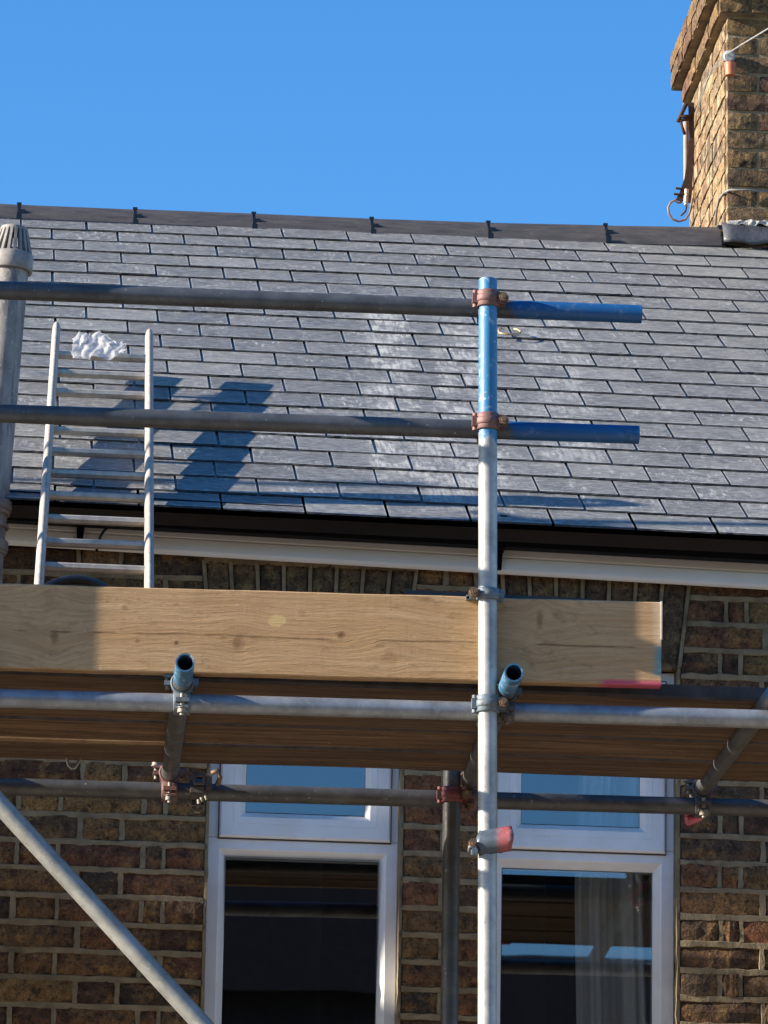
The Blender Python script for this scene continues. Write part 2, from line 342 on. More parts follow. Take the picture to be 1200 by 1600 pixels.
def mat_coupler(name, paint, steel=(.2, .17, .14), amt=.6):
    n = NT(name, .6, .25); p = n.pos
    c = n.mix(n.ramp(n.noise(p, 30, 5, .7), (.35, 0), (.65, 1)), tuple(v*.6 for v in steel), steel)
    c = n.mix(n.math('MULTIPLY', n.ramp(n.noise(p, 42, 5, .65), (.38, 0), (.5, 1)), amt), c, paint)
    c = n.mix(n.ramp(n.noise(p, 60, 4, .7), (.6, 0), (.7, .7)), c, (.12, .06, .035))
    return n.done(c, n.bump(n.noise(p, 160, 4), .4, .002))
M_CPINK = mat_coupler('coupler_pink', (.2, .085, .09), (.19, .12, .09), .6)
M_CGREY = mat_coupler('coupler_grey', (.13, .18, .22), (.15, .155, .155), .7)
M_CDARK = mat_coupler('coupler_dark', (.1, .1, .11), (.1, .085, .07), .5)
M_CBLUE = mat_coupler('coupler_blue_red', (.05, .13, .22), (.34, .1, .09), .6)
M_BOLT = mat_coupler('bolt_rusty', (.22, .14, .08), (.16, .1, .06), .5)
M_NUTB = mat_coupler('bolt_steel', (.32, .29, .24), (.18, .16, .14), .6)
M_ALU = mat_plain('ladder_aluminium', (.37, .32, .27), .6, .1, .22, 30, .15, .001)
M_ALUR = mat_plain('ladder_rung_aluminium', (.42, .38, .33), .45, .35, .2, 40, .1, .001)
M_WIRE = mat_plain('wire_pale', (.3, .27, .23), .5, .2)
M_RUST = mat_plain('rusty_iron', (.05, .024, .018), .8, .2, .4, 40, .4, .003)
M_LEAD = mat_plain('lead_flashing', (.055, .055, .062), .5, .1, .4, 12, .4, .006)
M_CEMENT = mat_plain('white_mortar', (.36, .34, .31), .9, 0, .3, 30, .6, .01)

# ================================================================== SETTING
WY = 14.4                                    # face of the brick wall
def struct(name, mb, mat):
    o = mb.build(name, mat, None, (0, 0, 0)); o['kind'] = 'structure'; return o
M_ASPH = mat_plain('bounce_ground_pale', (.35, .29, .215), .9, 0, .25, 6, .3, .006)  # pale warm ground tone, chosen for the light it bounces
M_PAVE = mat_plain('paving', (.38, .32, .25), .9, 0, .25, 8, .3, .004)
struct('ground', MB().add([(-600, -600, -.02), (600, -600, -.02), (600, 600, -.02), (-600, 600, -.02)], [(0, 1, 2, 3)]), mat_plain('gravel', (.3, .26, .2), .95))
struct('bounce_ground', MB().box((-80, 1.2, -.3), (80, 10.6, .0)), M_ASPH)  # unseen road ground, made pale to bounce light up into the shade
struct('pavement', MB().box((-80, 10.6, -.3), (80, WY-.05, .12)), M_PAVE)
struct('pavement_opposite', MB().box((-80, -1.4, -.3), (80, 1.2, .12)), M_PAVE)

# ================================================================== HOUSE
house = thing('terraced_house', 'brick terraced house with slate roof, black gutter and white framed windows', 'house', (0, WY, 0))
WX0, WX1 = -5.0, 6.0
CH = .0791; Z0 = atY(250, 1277, WY).z          # a bed joint
def X(px, py, Y=WY): return atY(px, py, Y).x
def Z(px, py, Y=WY): return atY(px, py, Y).z
LW = (X(320, 1400), X(627, 1400)); RW = (X(752, 1400), X(1061, 1400))
HEAD = (Z(475, 1022)+Z(1045, 1041))/2; SILL = HEAD-1.46
WTOP = 5.44; ARCH_H = WTOP-HEAD
# backing slab with the two openings
wall_mb = MB()
BY = WY+.012
def slab(x0, x1, z0, z1): wall_mb.box((x0, BY, z0), (x1, BY+.22, z1))
slab(WX0, LW[0], 0, WTOP); slab(LW[1], RW[0], 0, WTOP); slab(RW[1], WX1, 0, WTOP)
for a in (LW, RW): slab(a[0], a[1], HEAD, WTOP); slab(a[0], a[1], 0, SILL-.07)
wall = wall_mb.build('wall', M_MORTAR, house, (0, WY, 0))

def brick_mesh(name, nx, nz, seed, rough=1.0):
    rs = random.Random(seed); vs = []; fs = []
    for j in range(nz+1):
        for i in range(nx+1):
            u, v = i/nx-.5, j/nz-.5
            e = (i in (0, nx)) + (j in (0, nz))
            dx = rough*rs.uniform(-.016, .016)*(1 if e else .5); dz = rough*rs.uniform(-.05, .05)*(1 if e else .5)
            y = -.5+rough*(rs.uniform(-.05, .05)+(.10*e if e else 0)+(rs.uniform(0, .12) if e and rs.random() < .35 else 0))
            vs.append((u+dx, y, v+dz))
    k = nx+1
    for j in range(nz):
        for i in range(nx): fs.append((j*k+i, j*k+i+1, (j+1)*k+i+1, (j+1)*k+i))
    rim = [i for i in range(k)]+[j*k+nx for j in range(1, nz+1)]+[nz*k+i for i in range(nx-1, -1, -1)]+[j*k for j in range(nz-1, 0, -1)]
    b = len(vs)
    for r_ in rim: vs.append((vs[r_][0], .5, vs[r_][2]))
    q = len(rim)
    for i in range(q): fs.append((rim[i], b+i, b+(i+1) % q, rim[(i+1) % q]))
    me = bpy.data.meshes.new(name); me.from_pydata(vs, [], fs)
    for p in me.polygons: p.use_smooth = False
    return me
BR = {}
def brick_variants(mat, tagn, rough=1.0):
    L = []
    for s_ in range(7):
        me = brick_mesh('brick_'+tagn, 5, 2, 100+s_, rough); me.materials.append(mat); L.append(me)
    return L
BV = brick_variants(M_BRICK, 'wall'); BS = brick_variants(M_SOLDIER, 'soldier')
def put_brick(parent, variants, c, sx, sy, sz, rot=None, name='brick'):
    o = bpy.data.objects.new(name, random.choice(variants)); COL.objects.link(o); o.parent = parent
    o.location = Vector(c)-WPOS[parent.name]; o.scale = (sx, sy, sz)
    if rot: o.rotation_euler = rot
    return o
FARB = MB(); MORT = MB()
def inframe(x0, x1, z0, z1, Y=WY, mgn=15):
    a = proj(Vector((x0, Y, z1))); b = proj(Vector((x1, Y, z0)))
    return b[0] > -mgn and a[0] < 1200+mgn and b[1] > 840-mgn and a[1] < 1600+mgn
def hidden(x0, x1, z0, z1):
    a = proj(Vector((x0, WY, z1))); b = proj(Vector((x1, WY, z0)))
    ybot = 915+.031*max(a[0], 0)
    return a[1] > ybot+12 and b[1] < ybot+250 and b[0] < 1030 and b[1] < 1172+.024*b[0]
def wall_brick(x0, x1, z0, z1):
    if x1-x0 < .02: return
    if z1 < 5.47 and inframe(x0, x1, z0, z1) and not hidden(x0, x1, z0, z1):
        dy = rnd(-.003, .0035)
        put_brick(wall, BV, ((x0+x1)/2, WY+.02+dy, (z0+z1)/2), x1-x0, .05, z1-z0, (rnd(-.012, .012), rnd(-.006, .006), rnd(-.01, .01)))
    else: FARB.box((x0, WY+rnd(-.003, .003), z0), (x1, WY+.04, z1))
def ribbon_h(x0, x1, z):
    n_ = max(2, int((x1-x0)/.028)) if inframe(x0, x1, z-.01, z+.01) else 1
    n_ = min(n_, 160); vs = []; fs = []
    for i in range(n_+1):
        x = x0+(x1-x0)*i/n_; wv = .004*fbm(x*22, z*50, 1); w2 = .0045*fbm(x*28, z*50, 7); py = -.0008+.0035*fbm(x*9, z*30, 3)
        lo = z-.0085+wv; hi = z+.0085+w2
        vs += [(x, WY+.02, lo-.002), (x, WY+py, lo), (x, WY+py-.0015, hi-.002), (x, WY+py+.002, hi), (x, WY+.02, hi+.003)]
    for i in range(n_):
        for k in range(4): fs.append((i*5+k, i*5+k+1, (i+1)*5+k+1, (i+1)*5+k))
    MORT.add(vs, fs)
def ribbon_v(x, z0, z1):
    if not inframe(x-.01, x+.01, z0, z1): MORT.box((x-.008, WY-.003, z0), (x+.008, WY+.02, z1)); return
    wd = rnd(.006, .0095); n_ = 4; vs = []; fs = []; py = -.0015+rnd(-.0015, .002)
    for i in range(n_+1):
        z = z0+(z1-z0)*i/n_; a = rnd(-.0018, .0018); b = rnd(-.0018, .0018)
        vs += [(x-wd+a, WY+.02, z), (x-wd+a+.001, WY+py, z), (x+wd+b-.001, WY+py, z), (x+wd+b, WY+.02, z)]
    for i in range(n_):
        for k in range(3): fs.append((i*4+k, i*4+k+1, (i+1)*4+k+1, (i+1)*4+k))
    MORT.add(vs, fs)
SP, HP = .242, .1205                            # stretcher and header pitch
def joints(row_a, length):
    seq = [HP, HP/2] if row_a else []
    t = sum(seq); k = 0
    while t < length+.3:
        s_ = SP if k % 2 == 0 else HP
        seq.append(s_); t += s_; k += 1
    return seq
def lay(x0, x1, z0, z1, row_a, from_right=False, seq=None):
    L = x1-x0; seq = seq or joints(row_a, L); e = 0; J = .006
    for s_ in seq:
        a, b = e, min(e+s_, L); e += s_
        if a >= L-.01: break
        jx = rnd(-.003, .003)
        xa, xb = (x0+a, x0+b) if not from_right else (x1-b, x1-a)
        wall_brick(xa+J, xb-J, z0+.0065, z1-.0065)
        if b < L-.01: ribbon_v((xb if not from_right else xa)+jx, z0+.008, z1-.008)
jmax = int((Z0-0)/CH)+1; jmin = -int((WTOP-Z0)/CH)-1
AT = HEAD+ARCH_H
for j in range(jmin, jmax):
    zt = Z0-j*CH; zb = zt-CH; ra = (j % 2 != 0)
    if zb < .02 or zt > WTOP+.05: continue
    zm = (zt+zb)/2
    if zt < SILL-.07:
        segs = [(WX0, WX1, True)]
        lay(WX0, WX1, zb, zt, ra, True); ribbon_h(WX0, WX1, zb); continue
    if zm > AT:
        lay(WX0, WX1, zb, zt, ra, True); ribbon_h(WX0, WX1, zb); continue
    sk = .03*max(0, (zm-HEAD)/ARCH_H) if zm > HEAD else 0
    sk = max(0, sk)
    lay(WX0, LW[0]-sk, zb, zt, ra, True); ribbon_h(WX0, LW[0]-sk-.004, zb)
    a, b = LW[1]+sk, RW[0]-sk
    lay(a, b, zb, zt, ra, seq=[(b-a)/2]*2 if not ra else [b-a]); ribbon_h(a+.003, b-.003, zb)
    lay(RW[1]+sk, WX1, zb, zt, ra); ribbon_h(RW[1]+sk+.003, WX1, zb)
# flat arches of bricks on end
for (a, b) in (LW, RW):
    nb = 8; c = (a+b)/2
    for i in range(nb):
        u = (i+.5)/nb-.5
        xb = c+u*(b-a); xt = c+u*(b-a+.06); ang = math.atan2(xt-xb, ARCH_H); x = (xb+xt)/2
        put_brick(wall, BS, (x, WY+.02+rnd(-.003, .002), HEAD+ARCH_H/2), (b-a)/nb-.009, .05, ARCH_H-.012, (0, ang, 0))
    for i in range(nb+1):
        u = i/nb-.5; xb = c+u*(b-a); xt = c+u*(b-a+.06); wd = .0055
        MORT.add([(xb-wd, WY-.003, HEAD), (xb+wd, WY-.003, HEAD), (xt+wd, WY-.003, AT), (xt-wd, WY-.003, AT), (xb-wd, WY+.02, HEAD), (xb+wd, WY+.02, HEAD), (xt+wd, WY+.02, AT), (xt-wd, WY+.02, AT)],
                 [(0, 1, 2, 3), (0, 4, 5, 1), (1, 5, 6, 2), (3, 2, 6, 7), (0, 3, 7, 4)])
    ribbon_h(a-.03, b+.03, AT)
mo = MORT.build('mortar_joints', M_MORTAR, wall, (0, WY, 0)); mo['kind'] = 'stuff'
fb = FARB.build('bricks', M_BRICKV, wall, (0, WY, 0)); fb['kind'] = 'stuff'
# reveals in rough mortar on the opening sides
for a in (LW, RW):
    mb = MB()
    for xx, s_ in ((a[0], 1), (a[1], -1)):
        n_ = 40; vs = []
        for i in range(n_+1):
            z = SILL+(HEAD-SILL)*i/n_; k = s_*(.006+.005*fbm(xx*3, z*16, 2)); vs += [(xx-s_*.003, WY+.004+.003*fbm(z*20, 1, xx), z), (xx+k, WY+.002, z), (xx+k, WY+.12, z)]
        mb.add(vs, [(i*3+q, i*3+q+1, i*3+q+4, i*3+q+3) for i in range(n_) for q in range(2)])
    mb.build('reveal', M_MORTAR, wall, (0, WY, 0))

# ---------------------------------------------------------------- windows
FYR = WY+.055                                    # face of the outer frame
def mitred(mb, x0, x1, z0, z1, prof):
    """rectangular frame, prof = [(inset, y)] from outside to inside"""
    k = len(prof); vs = []
    for (i_, y) in prof:
        vs += [(x0+i_, y, z0+i_), (x1-i_, y, z0+i_), (x1-i_, y, z1-i_), (x0+i_, y, z1-i_)]
    fs = []
    for p in range(k-1):
        for c_ in range(4):
            d = (c_+1) % 4; fs.append((p*4+c_, p*4+d, (p+1)*4+d, (p+1)*4+c_))
    mb.add(vs, fs)
def mat_glass(name, refl, tint):
    m_ = bpy.data.materials.new(name); m_.use_nodes = True; t = m_.node_tree; t.nodes.clear()
    o = t.nodes.new('ShaderNodeOutputMaterial'); gl = t.nodes.new('ShaderNodeBsdfGlossy'); tr = t.nodes.new('ShaderNodeBsdfTransparent'); mx = t.nodes.new('ShaderNodeMixShader')
    gl.inputs['Roughness'].default_value = .012; gl.inputs['Color'].default_value = (.95, .97, 1, 1); tr.inputs['Color'].default_value = (*tint, 1)
    g = t.nodes.new('ShaderNodeNewGeometry'); nz = t.nodes.new('ShaderNodeTexNoise'); nz.inputs['Scale'].default_value = 3.0; nz.inputs['Detail'].default_value = 2
    t.links.new(g.outputs['Position'], nz.inputs['Vector'])
    bp = t.nodes.new('ShaderNodeBump'); bp.inputs['Strength'].default_value = .006; bp.inputs['Distance'].default_value = .02
    t.links.new(nz.outputs[0], bp.inputs['Height']); t.links.new(bp.outputs[0], gl.inputs['Normal'])
    mx.inputs[0].default_value = refl
    t.links.new(tr.outputs[0], mx.inputs[1]); t.links.new(gl.outputs[0], mx.inputs[2]); t.links.new(mx.outputs[0], o.inputs[0]); return m_
M_GLASS = mat_glass('window_glass', .15, (.8, .82, .82))
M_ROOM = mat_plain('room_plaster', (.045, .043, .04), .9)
def window(a, sash_bot_px, cx, glass_px, sgl_bot_px, lgl_top_px, label, tilts=(0, 0)):
    x0, x1 = a[0]+.006, a[1]-.006; z0, z1 = SILL, HEAD-.005
    w_ = group_empty('window', house, (x0, FYR, z0)); w_['label'] = label
    zs = Z(cx, sash_bot_px, FYR); zsg = Z(cx, sgl_bot_px, FYR); zl = Z(cx, lgl_top_px, FYR)
    gl, gr, sl_, sr, gsl, gsr = [X(p, 1350, FYR) for p in glass_px]
    fw = (gl-x0+x1-gr)/2                       # frame width as seen
    ztr = zl+fw*.9                            # transom centre zone top
    mb = MB()
    # outer frame: lower light
    mitred(mb, x0, x1, z0, zl+fw, [(0, FYR+.07), (0, FYR+.003), (.003, FYR), (fw*.62, FYR), (fw*.68, FYR+.003), (fw*.95, FYR+.022), (fw, FYR+.026), (fw, FYR+.06)])
    # outer frame: upper light (behind the sash)
    mitred(mb, x0, x1, zl+fw+.0005, z1, [(0, FYR+.07), (0, FYR+.003), (.003, FYR), (fw*.8, FYR), (fw*.8, FYR+.06)])
    mb.build('outer_frame', M_UPVC, w_)
    # top hung sash, proud of the frame
    mb = MB(); SY = FYR-.016; sw = ((gsl-sl_)+(sr-gsr))/2
    mitred(mb, sl_, sr, zs, z1-.03, [(0, FYR-.001), (0, SY+.006), (.002, SY+.0025), (.006, SY), (sw*.52, SY), (sw*.53, SY+.0012), (sw*.55, SY), (sw*.8, SY+.001), (sw*.97, SY+.014), (sw, SY+.016), (sw, SY+.05)])
    mb.build('sash', M_UPVC, w_)
    mb = MB(); mitred(mb, sl_-.003, sr+.003, zs-.004, z1-.026, [(0, FYR-.0008), (0, FYR-.004), (.006, FYR-.004)]); mb.build('gasket', M_GASKET, w_)
    for (q0, q1, r0, r1, yy) in ((gl, gr, z0+fw, zl, FYR+.03), (sl_+sw, sr-sw, zs+sw*1.02, z1-.03-sw, SY+.02)):
        mb = MB(); mb.box((q0-.004, yy, r0-.004), (q1+.004, yy+.004, r1+.004)); pn = mb.build('pane', M_GLASS, w_)
        pn.rotation_euler = (math.radians(tilts[0] if yy > FYR+.01 else tilts[1]), 0, math.radians(-.9 if tilts[0] else 0))
        mb = MB(); mitred(mb, q0-.001, q1+.001, r0-.001, r1+.001, [(0, yy-.0035), (.0022, yy-.0035), (.0022, yy-.0005)]); mb.build('glazing_bead', M_GASKET, w_)
    mb = MB(); mb.box((x0-.03, WY-.05, SILL-.07), (x1+.03, FYR+.08, SILL-.002), .006); mb.build('sill', M_PAVE, w_)
    # dim room behind
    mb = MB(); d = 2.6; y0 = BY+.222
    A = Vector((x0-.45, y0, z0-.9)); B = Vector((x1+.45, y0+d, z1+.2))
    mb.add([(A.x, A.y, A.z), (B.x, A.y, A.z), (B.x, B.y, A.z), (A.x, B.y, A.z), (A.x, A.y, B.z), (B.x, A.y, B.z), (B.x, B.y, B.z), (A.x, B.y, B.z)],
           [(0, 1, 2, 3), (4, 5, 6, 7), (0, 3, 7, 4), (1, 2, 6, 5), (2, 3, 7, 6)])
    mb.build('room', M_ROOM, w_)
    return w_
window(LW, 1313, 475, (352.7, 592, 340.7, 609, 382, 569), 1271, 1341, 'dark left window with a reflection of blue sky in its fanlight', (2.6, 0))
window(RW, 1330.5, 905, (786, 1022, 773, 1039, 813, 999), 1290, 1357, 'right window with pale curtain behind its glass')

# ---------------------------------------------------------------- roof
EY, RY = 14.17, 17.9
ea, eb = atY(100, 787, EY), atY(1150, 838, EY); ra_, rb_ = atY(100, 345, RY), atY(1130, 387, RY)
ke = (eb.z-ea.z)/(eb.x-ea.x); kr = (rb_.z-ra_.z)/(rb_.x-ra_.x)
def ez(x): return ea.z+ke*(x-ea.x)
def rz(x): return ra_.z+kr*(x-ra_.x)
def RP(x, t): return Vector((x, EY, ez(x))).lerp(Vector((x, RY, rz(x))), t)
ROWS = 22; LS = (RP(1, 1)-RP(1, 0)).length; G = LS/ROWS; SWD = .2395; SL = G*2.25
def rframe(x, t):
    sl_ = (RP(x, 1)-RP(x, 0)).normalized(); xx = (RP(x+.1, t)-RP(x-.1, t)).normalized(); nn = xx.cross(sl_).normalized(); return xx, sl_, nn
roof = MB()
xs = [-5, -2.5, 0, 1.4, 3, 6]
vs = []
for x in xs:
    _, _, nn = rframe(x, .5); vs += [RP(x, .01)-nn*.022, RP(x, 1.012)-nn*.022, RP(x, .01)-nn*.06, RP(x, 1.012)-nn*.06]
roof.add(vs, [(i*4+k, i*4+k+1, i*4+k+5, i*4+k+4) for i in range(len(xs)-1) for k in (0, 2)]+[(i*4, i*4+2, i*4+6, i*4+4) for i in range(len(xs)-1)])
top = RP(0, 1.012)
roof.add([(-5, top.y, top.z-.002), (6, top.y, top.z+.03), (6, top.y+4, top.z-2.3), (-5, top.y+4, top.z-2.3)], [(0, 1, 2, 3)])
roof.add([(-5, WY+.05, 5.42), (6, WY+.05, 5.42), (6, top.y+4, 5.3), (-5, top.y+4, 5.3)], [(0, 1, 2, 3)])
roofo = roof.build('roof', M_BLACK, house, (0, WY, 0))
def slate_mesh(seed, mat):
    rs = random.Random(seed); n_ = 12; vs = []; T = 1.0
    bt = []; bb = []
    for i in range(n_+1):
        u = -.5+i/n_; ch = .0
        if rs.random() < .12: ch = rs.uniform(.003, .010)
        if i in (0, n_): ch += rs.uniform(0, .006)
        bt.append((u, .004+rs.uniform(-.0035, .0035)+ch, T)); bb.append((u, rs.uniform(-.0035, .0025)+ch*.5, 0))
    L = 1
    lefts = [(-.5+rs.uniform(-.002, .004), .25, T), (-.5+rs.uniform(-.002, .004), .6, T)]; rights = [(.5+rs.uniform(-.004, .002), .25, T), (.5+rs.uniform(-.004, .002), .6, T)]
    topt = bt+[rights[0], rights[1], (.5, L, T), (-.5, L, T), lefts[1], lefts[0]]
    topb = bb+[(rights[0][0], .25, 0), (rights[1][0], .6, 0), (.5, L, 0), (-.5, L, 0), (lefts[1][0], .6, 0), (lefts[0][0], .25, 0)]
    k = len(topt)
    # edge highlight: small chamfer set back along the lower edge
    vs = topt+topb; fs = [tuple(range(k)), tuple(range(2*k-1, k-1, -1))]+[(i, k+i, k+(i+1) % k, (i+1) % k) for i in range(k)]
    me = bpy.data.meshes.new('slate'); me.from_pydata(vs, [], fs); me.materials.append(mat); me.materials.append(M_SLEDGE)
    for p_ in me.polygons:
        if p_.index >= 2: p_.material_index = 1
    bm = bmesh.new(); bm.from_mesh(me); bmesh.ops.recalc_face_normals(bm, faces=bm.faces[:]); bm.to_mesh(me); bm.free()
    return me
M_SLEDGE = mat_plain('slate_edge_shaded', (.035, .037, .042), .8, 0, .5, 60, .5, .004)  # rough dressed edge; shade of the course lines put into its dark colour
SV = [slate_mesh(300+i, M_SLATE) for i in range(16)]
FARS = MB()
x608 = onplane(608, 811, RP(1, 0), rframe(1, 0)[2]).x
for r in range(-0, ROWS+1):
    t0 = r*G/LS
    if t0 > .99: break
    off = x608 + (0 if r % 2 == 0 else SWD*.46) + rnd(-.012, .012)
    k0 = int((-4.9-off)/SWD); k1 = int((5.9-off)/SWD)
    for k in range(k0, k1):
        xc = off+(k+.5)*SWD; xx, sl_, nn = rframe(xc, t0)
        gap = rnd(.006, .010); wd = SWD-gap; L = min(SL, LS*1.012-r*G); thk = rnd(.004, .0062)
        lift0 = .004+rnd(0, .0022); lift1 = lift0-.0155*L/SL
        p = RP(xc, t0)+sl_*rnd(-.003, .003)
        a = p+nn*lift0; b = RP(xc, t0)+sl_*L+nn*lift1
        yv = (b-a); up = xx.cross(yv).normalized()
        tilt = rnd(-.006, .006); xv = (xx*math.cos(tilt)+yv.normalized()*math.sin(tilt))*wd
        q0 = proj(a-xv*.5); q1 = proj(a+xv*.5); q2 = proj(a+sl_*G)
        if q1[0] > 0 and q0[0] < 1200:
            o = bpy.data.objects.new('slate', random.choice(SV)); COL.objects.link(o); o.parent = roofo
            M4 = Matrix.Identity(4); og = a-WPOS[roofo.name]
            # the unit mesh's lower-edge jitter is in metres of length: scale stays near 1 along the slope
            for i in range(3):
                M4[i][0] = xv[i]; M4[i][1] = yv[i]; M4[i][2] = up[i]*thk; M4[i][3] = og[i]
            o.matrix_local = M4
        else:
            vs = [a+xv*u+yv*v+up*(thk*h) for u in (-.5, .5) for v in (0, 1) for h in (0, 1)]
            FARS.add(vs, [(1, 5, 7, 3), (0, 4, 5, 1), (0, 1, 3, 2), (4, 6, 7, 5)])
fs_ = FARS.build('slates', M_SLATEV, roofo, (0, WY, 0)); fs_['kind'] = 'stuff'
# ridge: roll, tiles, clips
xr = [X(p, q, RY) for p, q in ((30, 331), (212, 339), (398, 347), (583, 356), (766, 361), (950, 367), (1130, 372))]
pit = math.atan2(rz(1)-ez(1), RY-EY)
TLEN = (xr[-1]-xr[0])/6
tops = [(p, y) for p, y in ((0, 318), (30, 319.5), (212, 327), (398, 334), (583, 342), (766, 348), (950, 352), (1130, 355), (1200, 357))]
def ridge_z(x):           # crest height follows the sagging ridge seen in the photograph
    pts = [atY(p, y, RY+.09) for p, y in tops]
    if x <= pts[0].x: return pts[0].z
    for a, b in zip(pts, pts[1:]):
        if x <= b.x: return a.z+(b.z-a.z)*(x-a.x)/(b.x-a.x)
    return pts[-1].z
edges_x = [xr[0]-TLEN*k for k in range(8, 0, -1)]+xr
MB_roll = MB()
def ridge_prof(h, w_, t):
    out = []; n_ = 10
    for i in range(n_+1):
        u = -1+2*i/n_; yy = u*w_; zz = -abs(u)**1.5*h; out.append((yy, zz))
    inn = [(y*.93, z-t) for y, z in out[::-1]]
    return out+inn
for a, b in zip(edges_x, edges_x[1:]):
    ca = Vector((a+.006, RY+.09, ridge_z(a))); cb = Vector((b-.006, RY+.09, ridge_z(b)))
    dz = rnd(-.001, .001); ca.z += dz; cb.z += dz
    mb = MB(); mb.sweepx(ridge_prof(.108, .112, .014), ca, cb, 4, True); o = mb.build('ridge_tile', M_RIDGE, roofo)
    mb = MB(); jx = Vector((b, RY+.09, ridge_z(b)+.001))
    mb.sweepx([(y*1.03, z+.004) for y, z in ridge_prof(.108, .112, .02)], jx+Vector((-.008, 0, -.0075)), jx+Vector((.007, 0, -.0075)), 1, True)
    mb.box(jx+Vector((-.004, -.075, -.044)), jx+Vector((.022, -.055, -.062))); mb.box(jx+Vector((-.009, -.02, -.02)), jx+Vector((.008, .02, .0008))); mb.box(jx+Vector((-.010, -.118, -.108)), jx+Vector((.010, -.105, -.08)))
    mb.build('ridge_clip', M_BLACK, roofo)
mb = MB()
for i in range(120):
    x = -1+i*.034; p = RP(x, 1.0); xx, sl_, nn = rframe(x, 1); c = p-nn*.008
    mb.obox(c, xx, sl_, nn, .0165 if i % 2 else .014, .03, .012)
mb.build('ridge_roll', M_BLACK, roofo)

# fascia, gutter
FY = WY-.045
fa, fb_ = atY(7, 850, FY), atY(1200, 920, FY); dirf = (fb_-fa)/(fb_.x-fa.x)
FA = fa+dirf*(WX0-fa.x); FB = fa+dirf*(WX1-fa.x)
mb = MB(); mb.sweepx([(.04, .012), (.012, .0), (.004, .004), (0, .012), (0, .045), (.003, .047), (.003, .05), (0, .052), (0, .17), (.04, .17)], FA, FB, 1, True); mb.build('fascia', M_FASCIA, house)
GY = FY-.062
ga, gb = atY(10, 815, GY), atY(1200, 879, GY); dg = (gb-ga)/(gb.x-ga.x); GA = ga+dg*(WX0-ga.x); GB = ga+dg*(WX1-ga.x)
pr = [(.058, .078), (.058, .03), (.045, .008), (.02, 0), (-.02, 0), (-.042, .006), (-.056, .024), (-.06, .06), (-.065, .062), (-.066, .074), (-.06, .078), (-.054, .075), (-.052, .03), (-.035, .012), (.02, .007), (.04, .014), (.052, .035), (.052, .078)]
mb = MB(); mb.sweepx(pr, GA, GB, 1, True); gut = mb.build('gutter', M_GUTTER, house, (0, GY, 5.3))
for (px_, top_, bot_, wpx) in ((783, 822, 883, 11), (126, 818, 845, 12), (-330, 800, 830, 11), (1420, 880, 930, 11)):
    xk = X(px_, (top_+bot_)/2, GY); hw = wpx/2/560; zb = Z(px_, bot_, GY-.0); gz = (ga+dg*(xk-ga.x)).z
    mb = MB()
    mb.sweepx([(.06, .06), (.06, -.004), (.02, -.006), (-.022, -.006), (-.046, .002), (-.061, .022), (-.069, .06), (-.072, .08), (-.06, .083), (-.058, .06), (-.05, .024), (0, .003), (.05, .01)], (xk-hw, GY, gz), (xk+hw, GY, gz), 1, True)
    mb.add([(xk-hw, GY+.045, gz), (xk+hw, GY+.045, gz), (xk+hw*.7, GY+.05, zb), (xk-hw*.7, GY+.05, zb), (xk-hw, GY+.061, gz), (xk+hw, GY+.061, gz), (xk+hw*.7, GY+.061, zb), (xk-hw*.7, GY+.061, zb)],
           [(0, 1, 2, 3), (4, 7, 6, 5), (0, 3, 7, 4), (1, 5, 6, 2), (2, 6, 7, 3)])
    mb.build('gutter_bracket', M_GUTTER, gut)
p = [atY(168, 824, FY-.01), atY(162, 830, FY-.012), atY(157, 838, FY-.012), atY(153, 850, FY-.01), atY(151, 862, FY+.01)]
tag(MB().wire(p, .004).build('cable', M_BLACK), 'thin black cable crossing the white fascia behind the ladder', 'cable')

# ---------------------------------------------------------------- chimney
CY0, CY1 = 17.92, 18.9
cl = X(1135, 330, CY0); cr = cl+1.1
CCH = (Z(1165, 57, CY0)-Z(1165, 323, CY0))/9; cz0 = Z(1165, 323, CY0)
corb = Z(1127, 20, CY0-.03)
chim = group_empty('chimney', house, (cl, CY0, cz0-.6)); chim['label'] = 'yellow stock brick chimney stack rising behind the roof ridge'
REC = .006
mb = MB(); mb.box((cl+REC, CY0+REC, cz0-.9), (cr-REC, CY1-REC, corb+.5)); mb.build('core', M_MORTAR_CH, chim)
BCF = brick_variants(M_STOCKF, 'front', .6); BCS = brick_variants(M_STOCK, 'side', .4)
def cbrick_front(x0, x1, z, Y, h, vis=True, V=None):
    put_brick(chim, V or BCF, ((x0+x1)/2, Y+.02+rnd(-.003, .003), z+h/2), x1-x0-.011, .045, h-.012, (rnd(-.015, .015), rnd(-.008, .008), rnd(-.012, .012)))
def cbrick_side(y0, y1, z, Xf, h, V=None):
    put_brick(chim, V or BCS, (Xf+.02+rnd(-.002, .002), (y0+y1)/2, z+h/2), y1-y0-.011, .045, h-.012, (rnd(-.015, .015), rnd(-.008, .008), -math.pi/2+rnd(-.015, .015)))
kk = 0; z = cz0-4*CCH
while z < corb-.02:
    h = min(CCH, corb-z)
    ra = kk % 2
    x = cl
    seq = [SP, HP]*4 if ra else [HP, SP]*4
    xe = x
    for s_ in seq:
        if xe >= cr-.05: break
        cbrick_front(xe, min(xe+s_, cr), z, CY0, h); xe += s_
    ye = CY0+.046
    seq = [HP-.046, SP]*4 if ra else [SP-.046, HP]*4
    for s_ in seq:
        if ye >= CY1-.05: break
        y2 = min(ye+s_, CY1)
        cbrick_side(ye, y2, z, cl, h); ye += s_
    z += h; kk += 1
z = corb
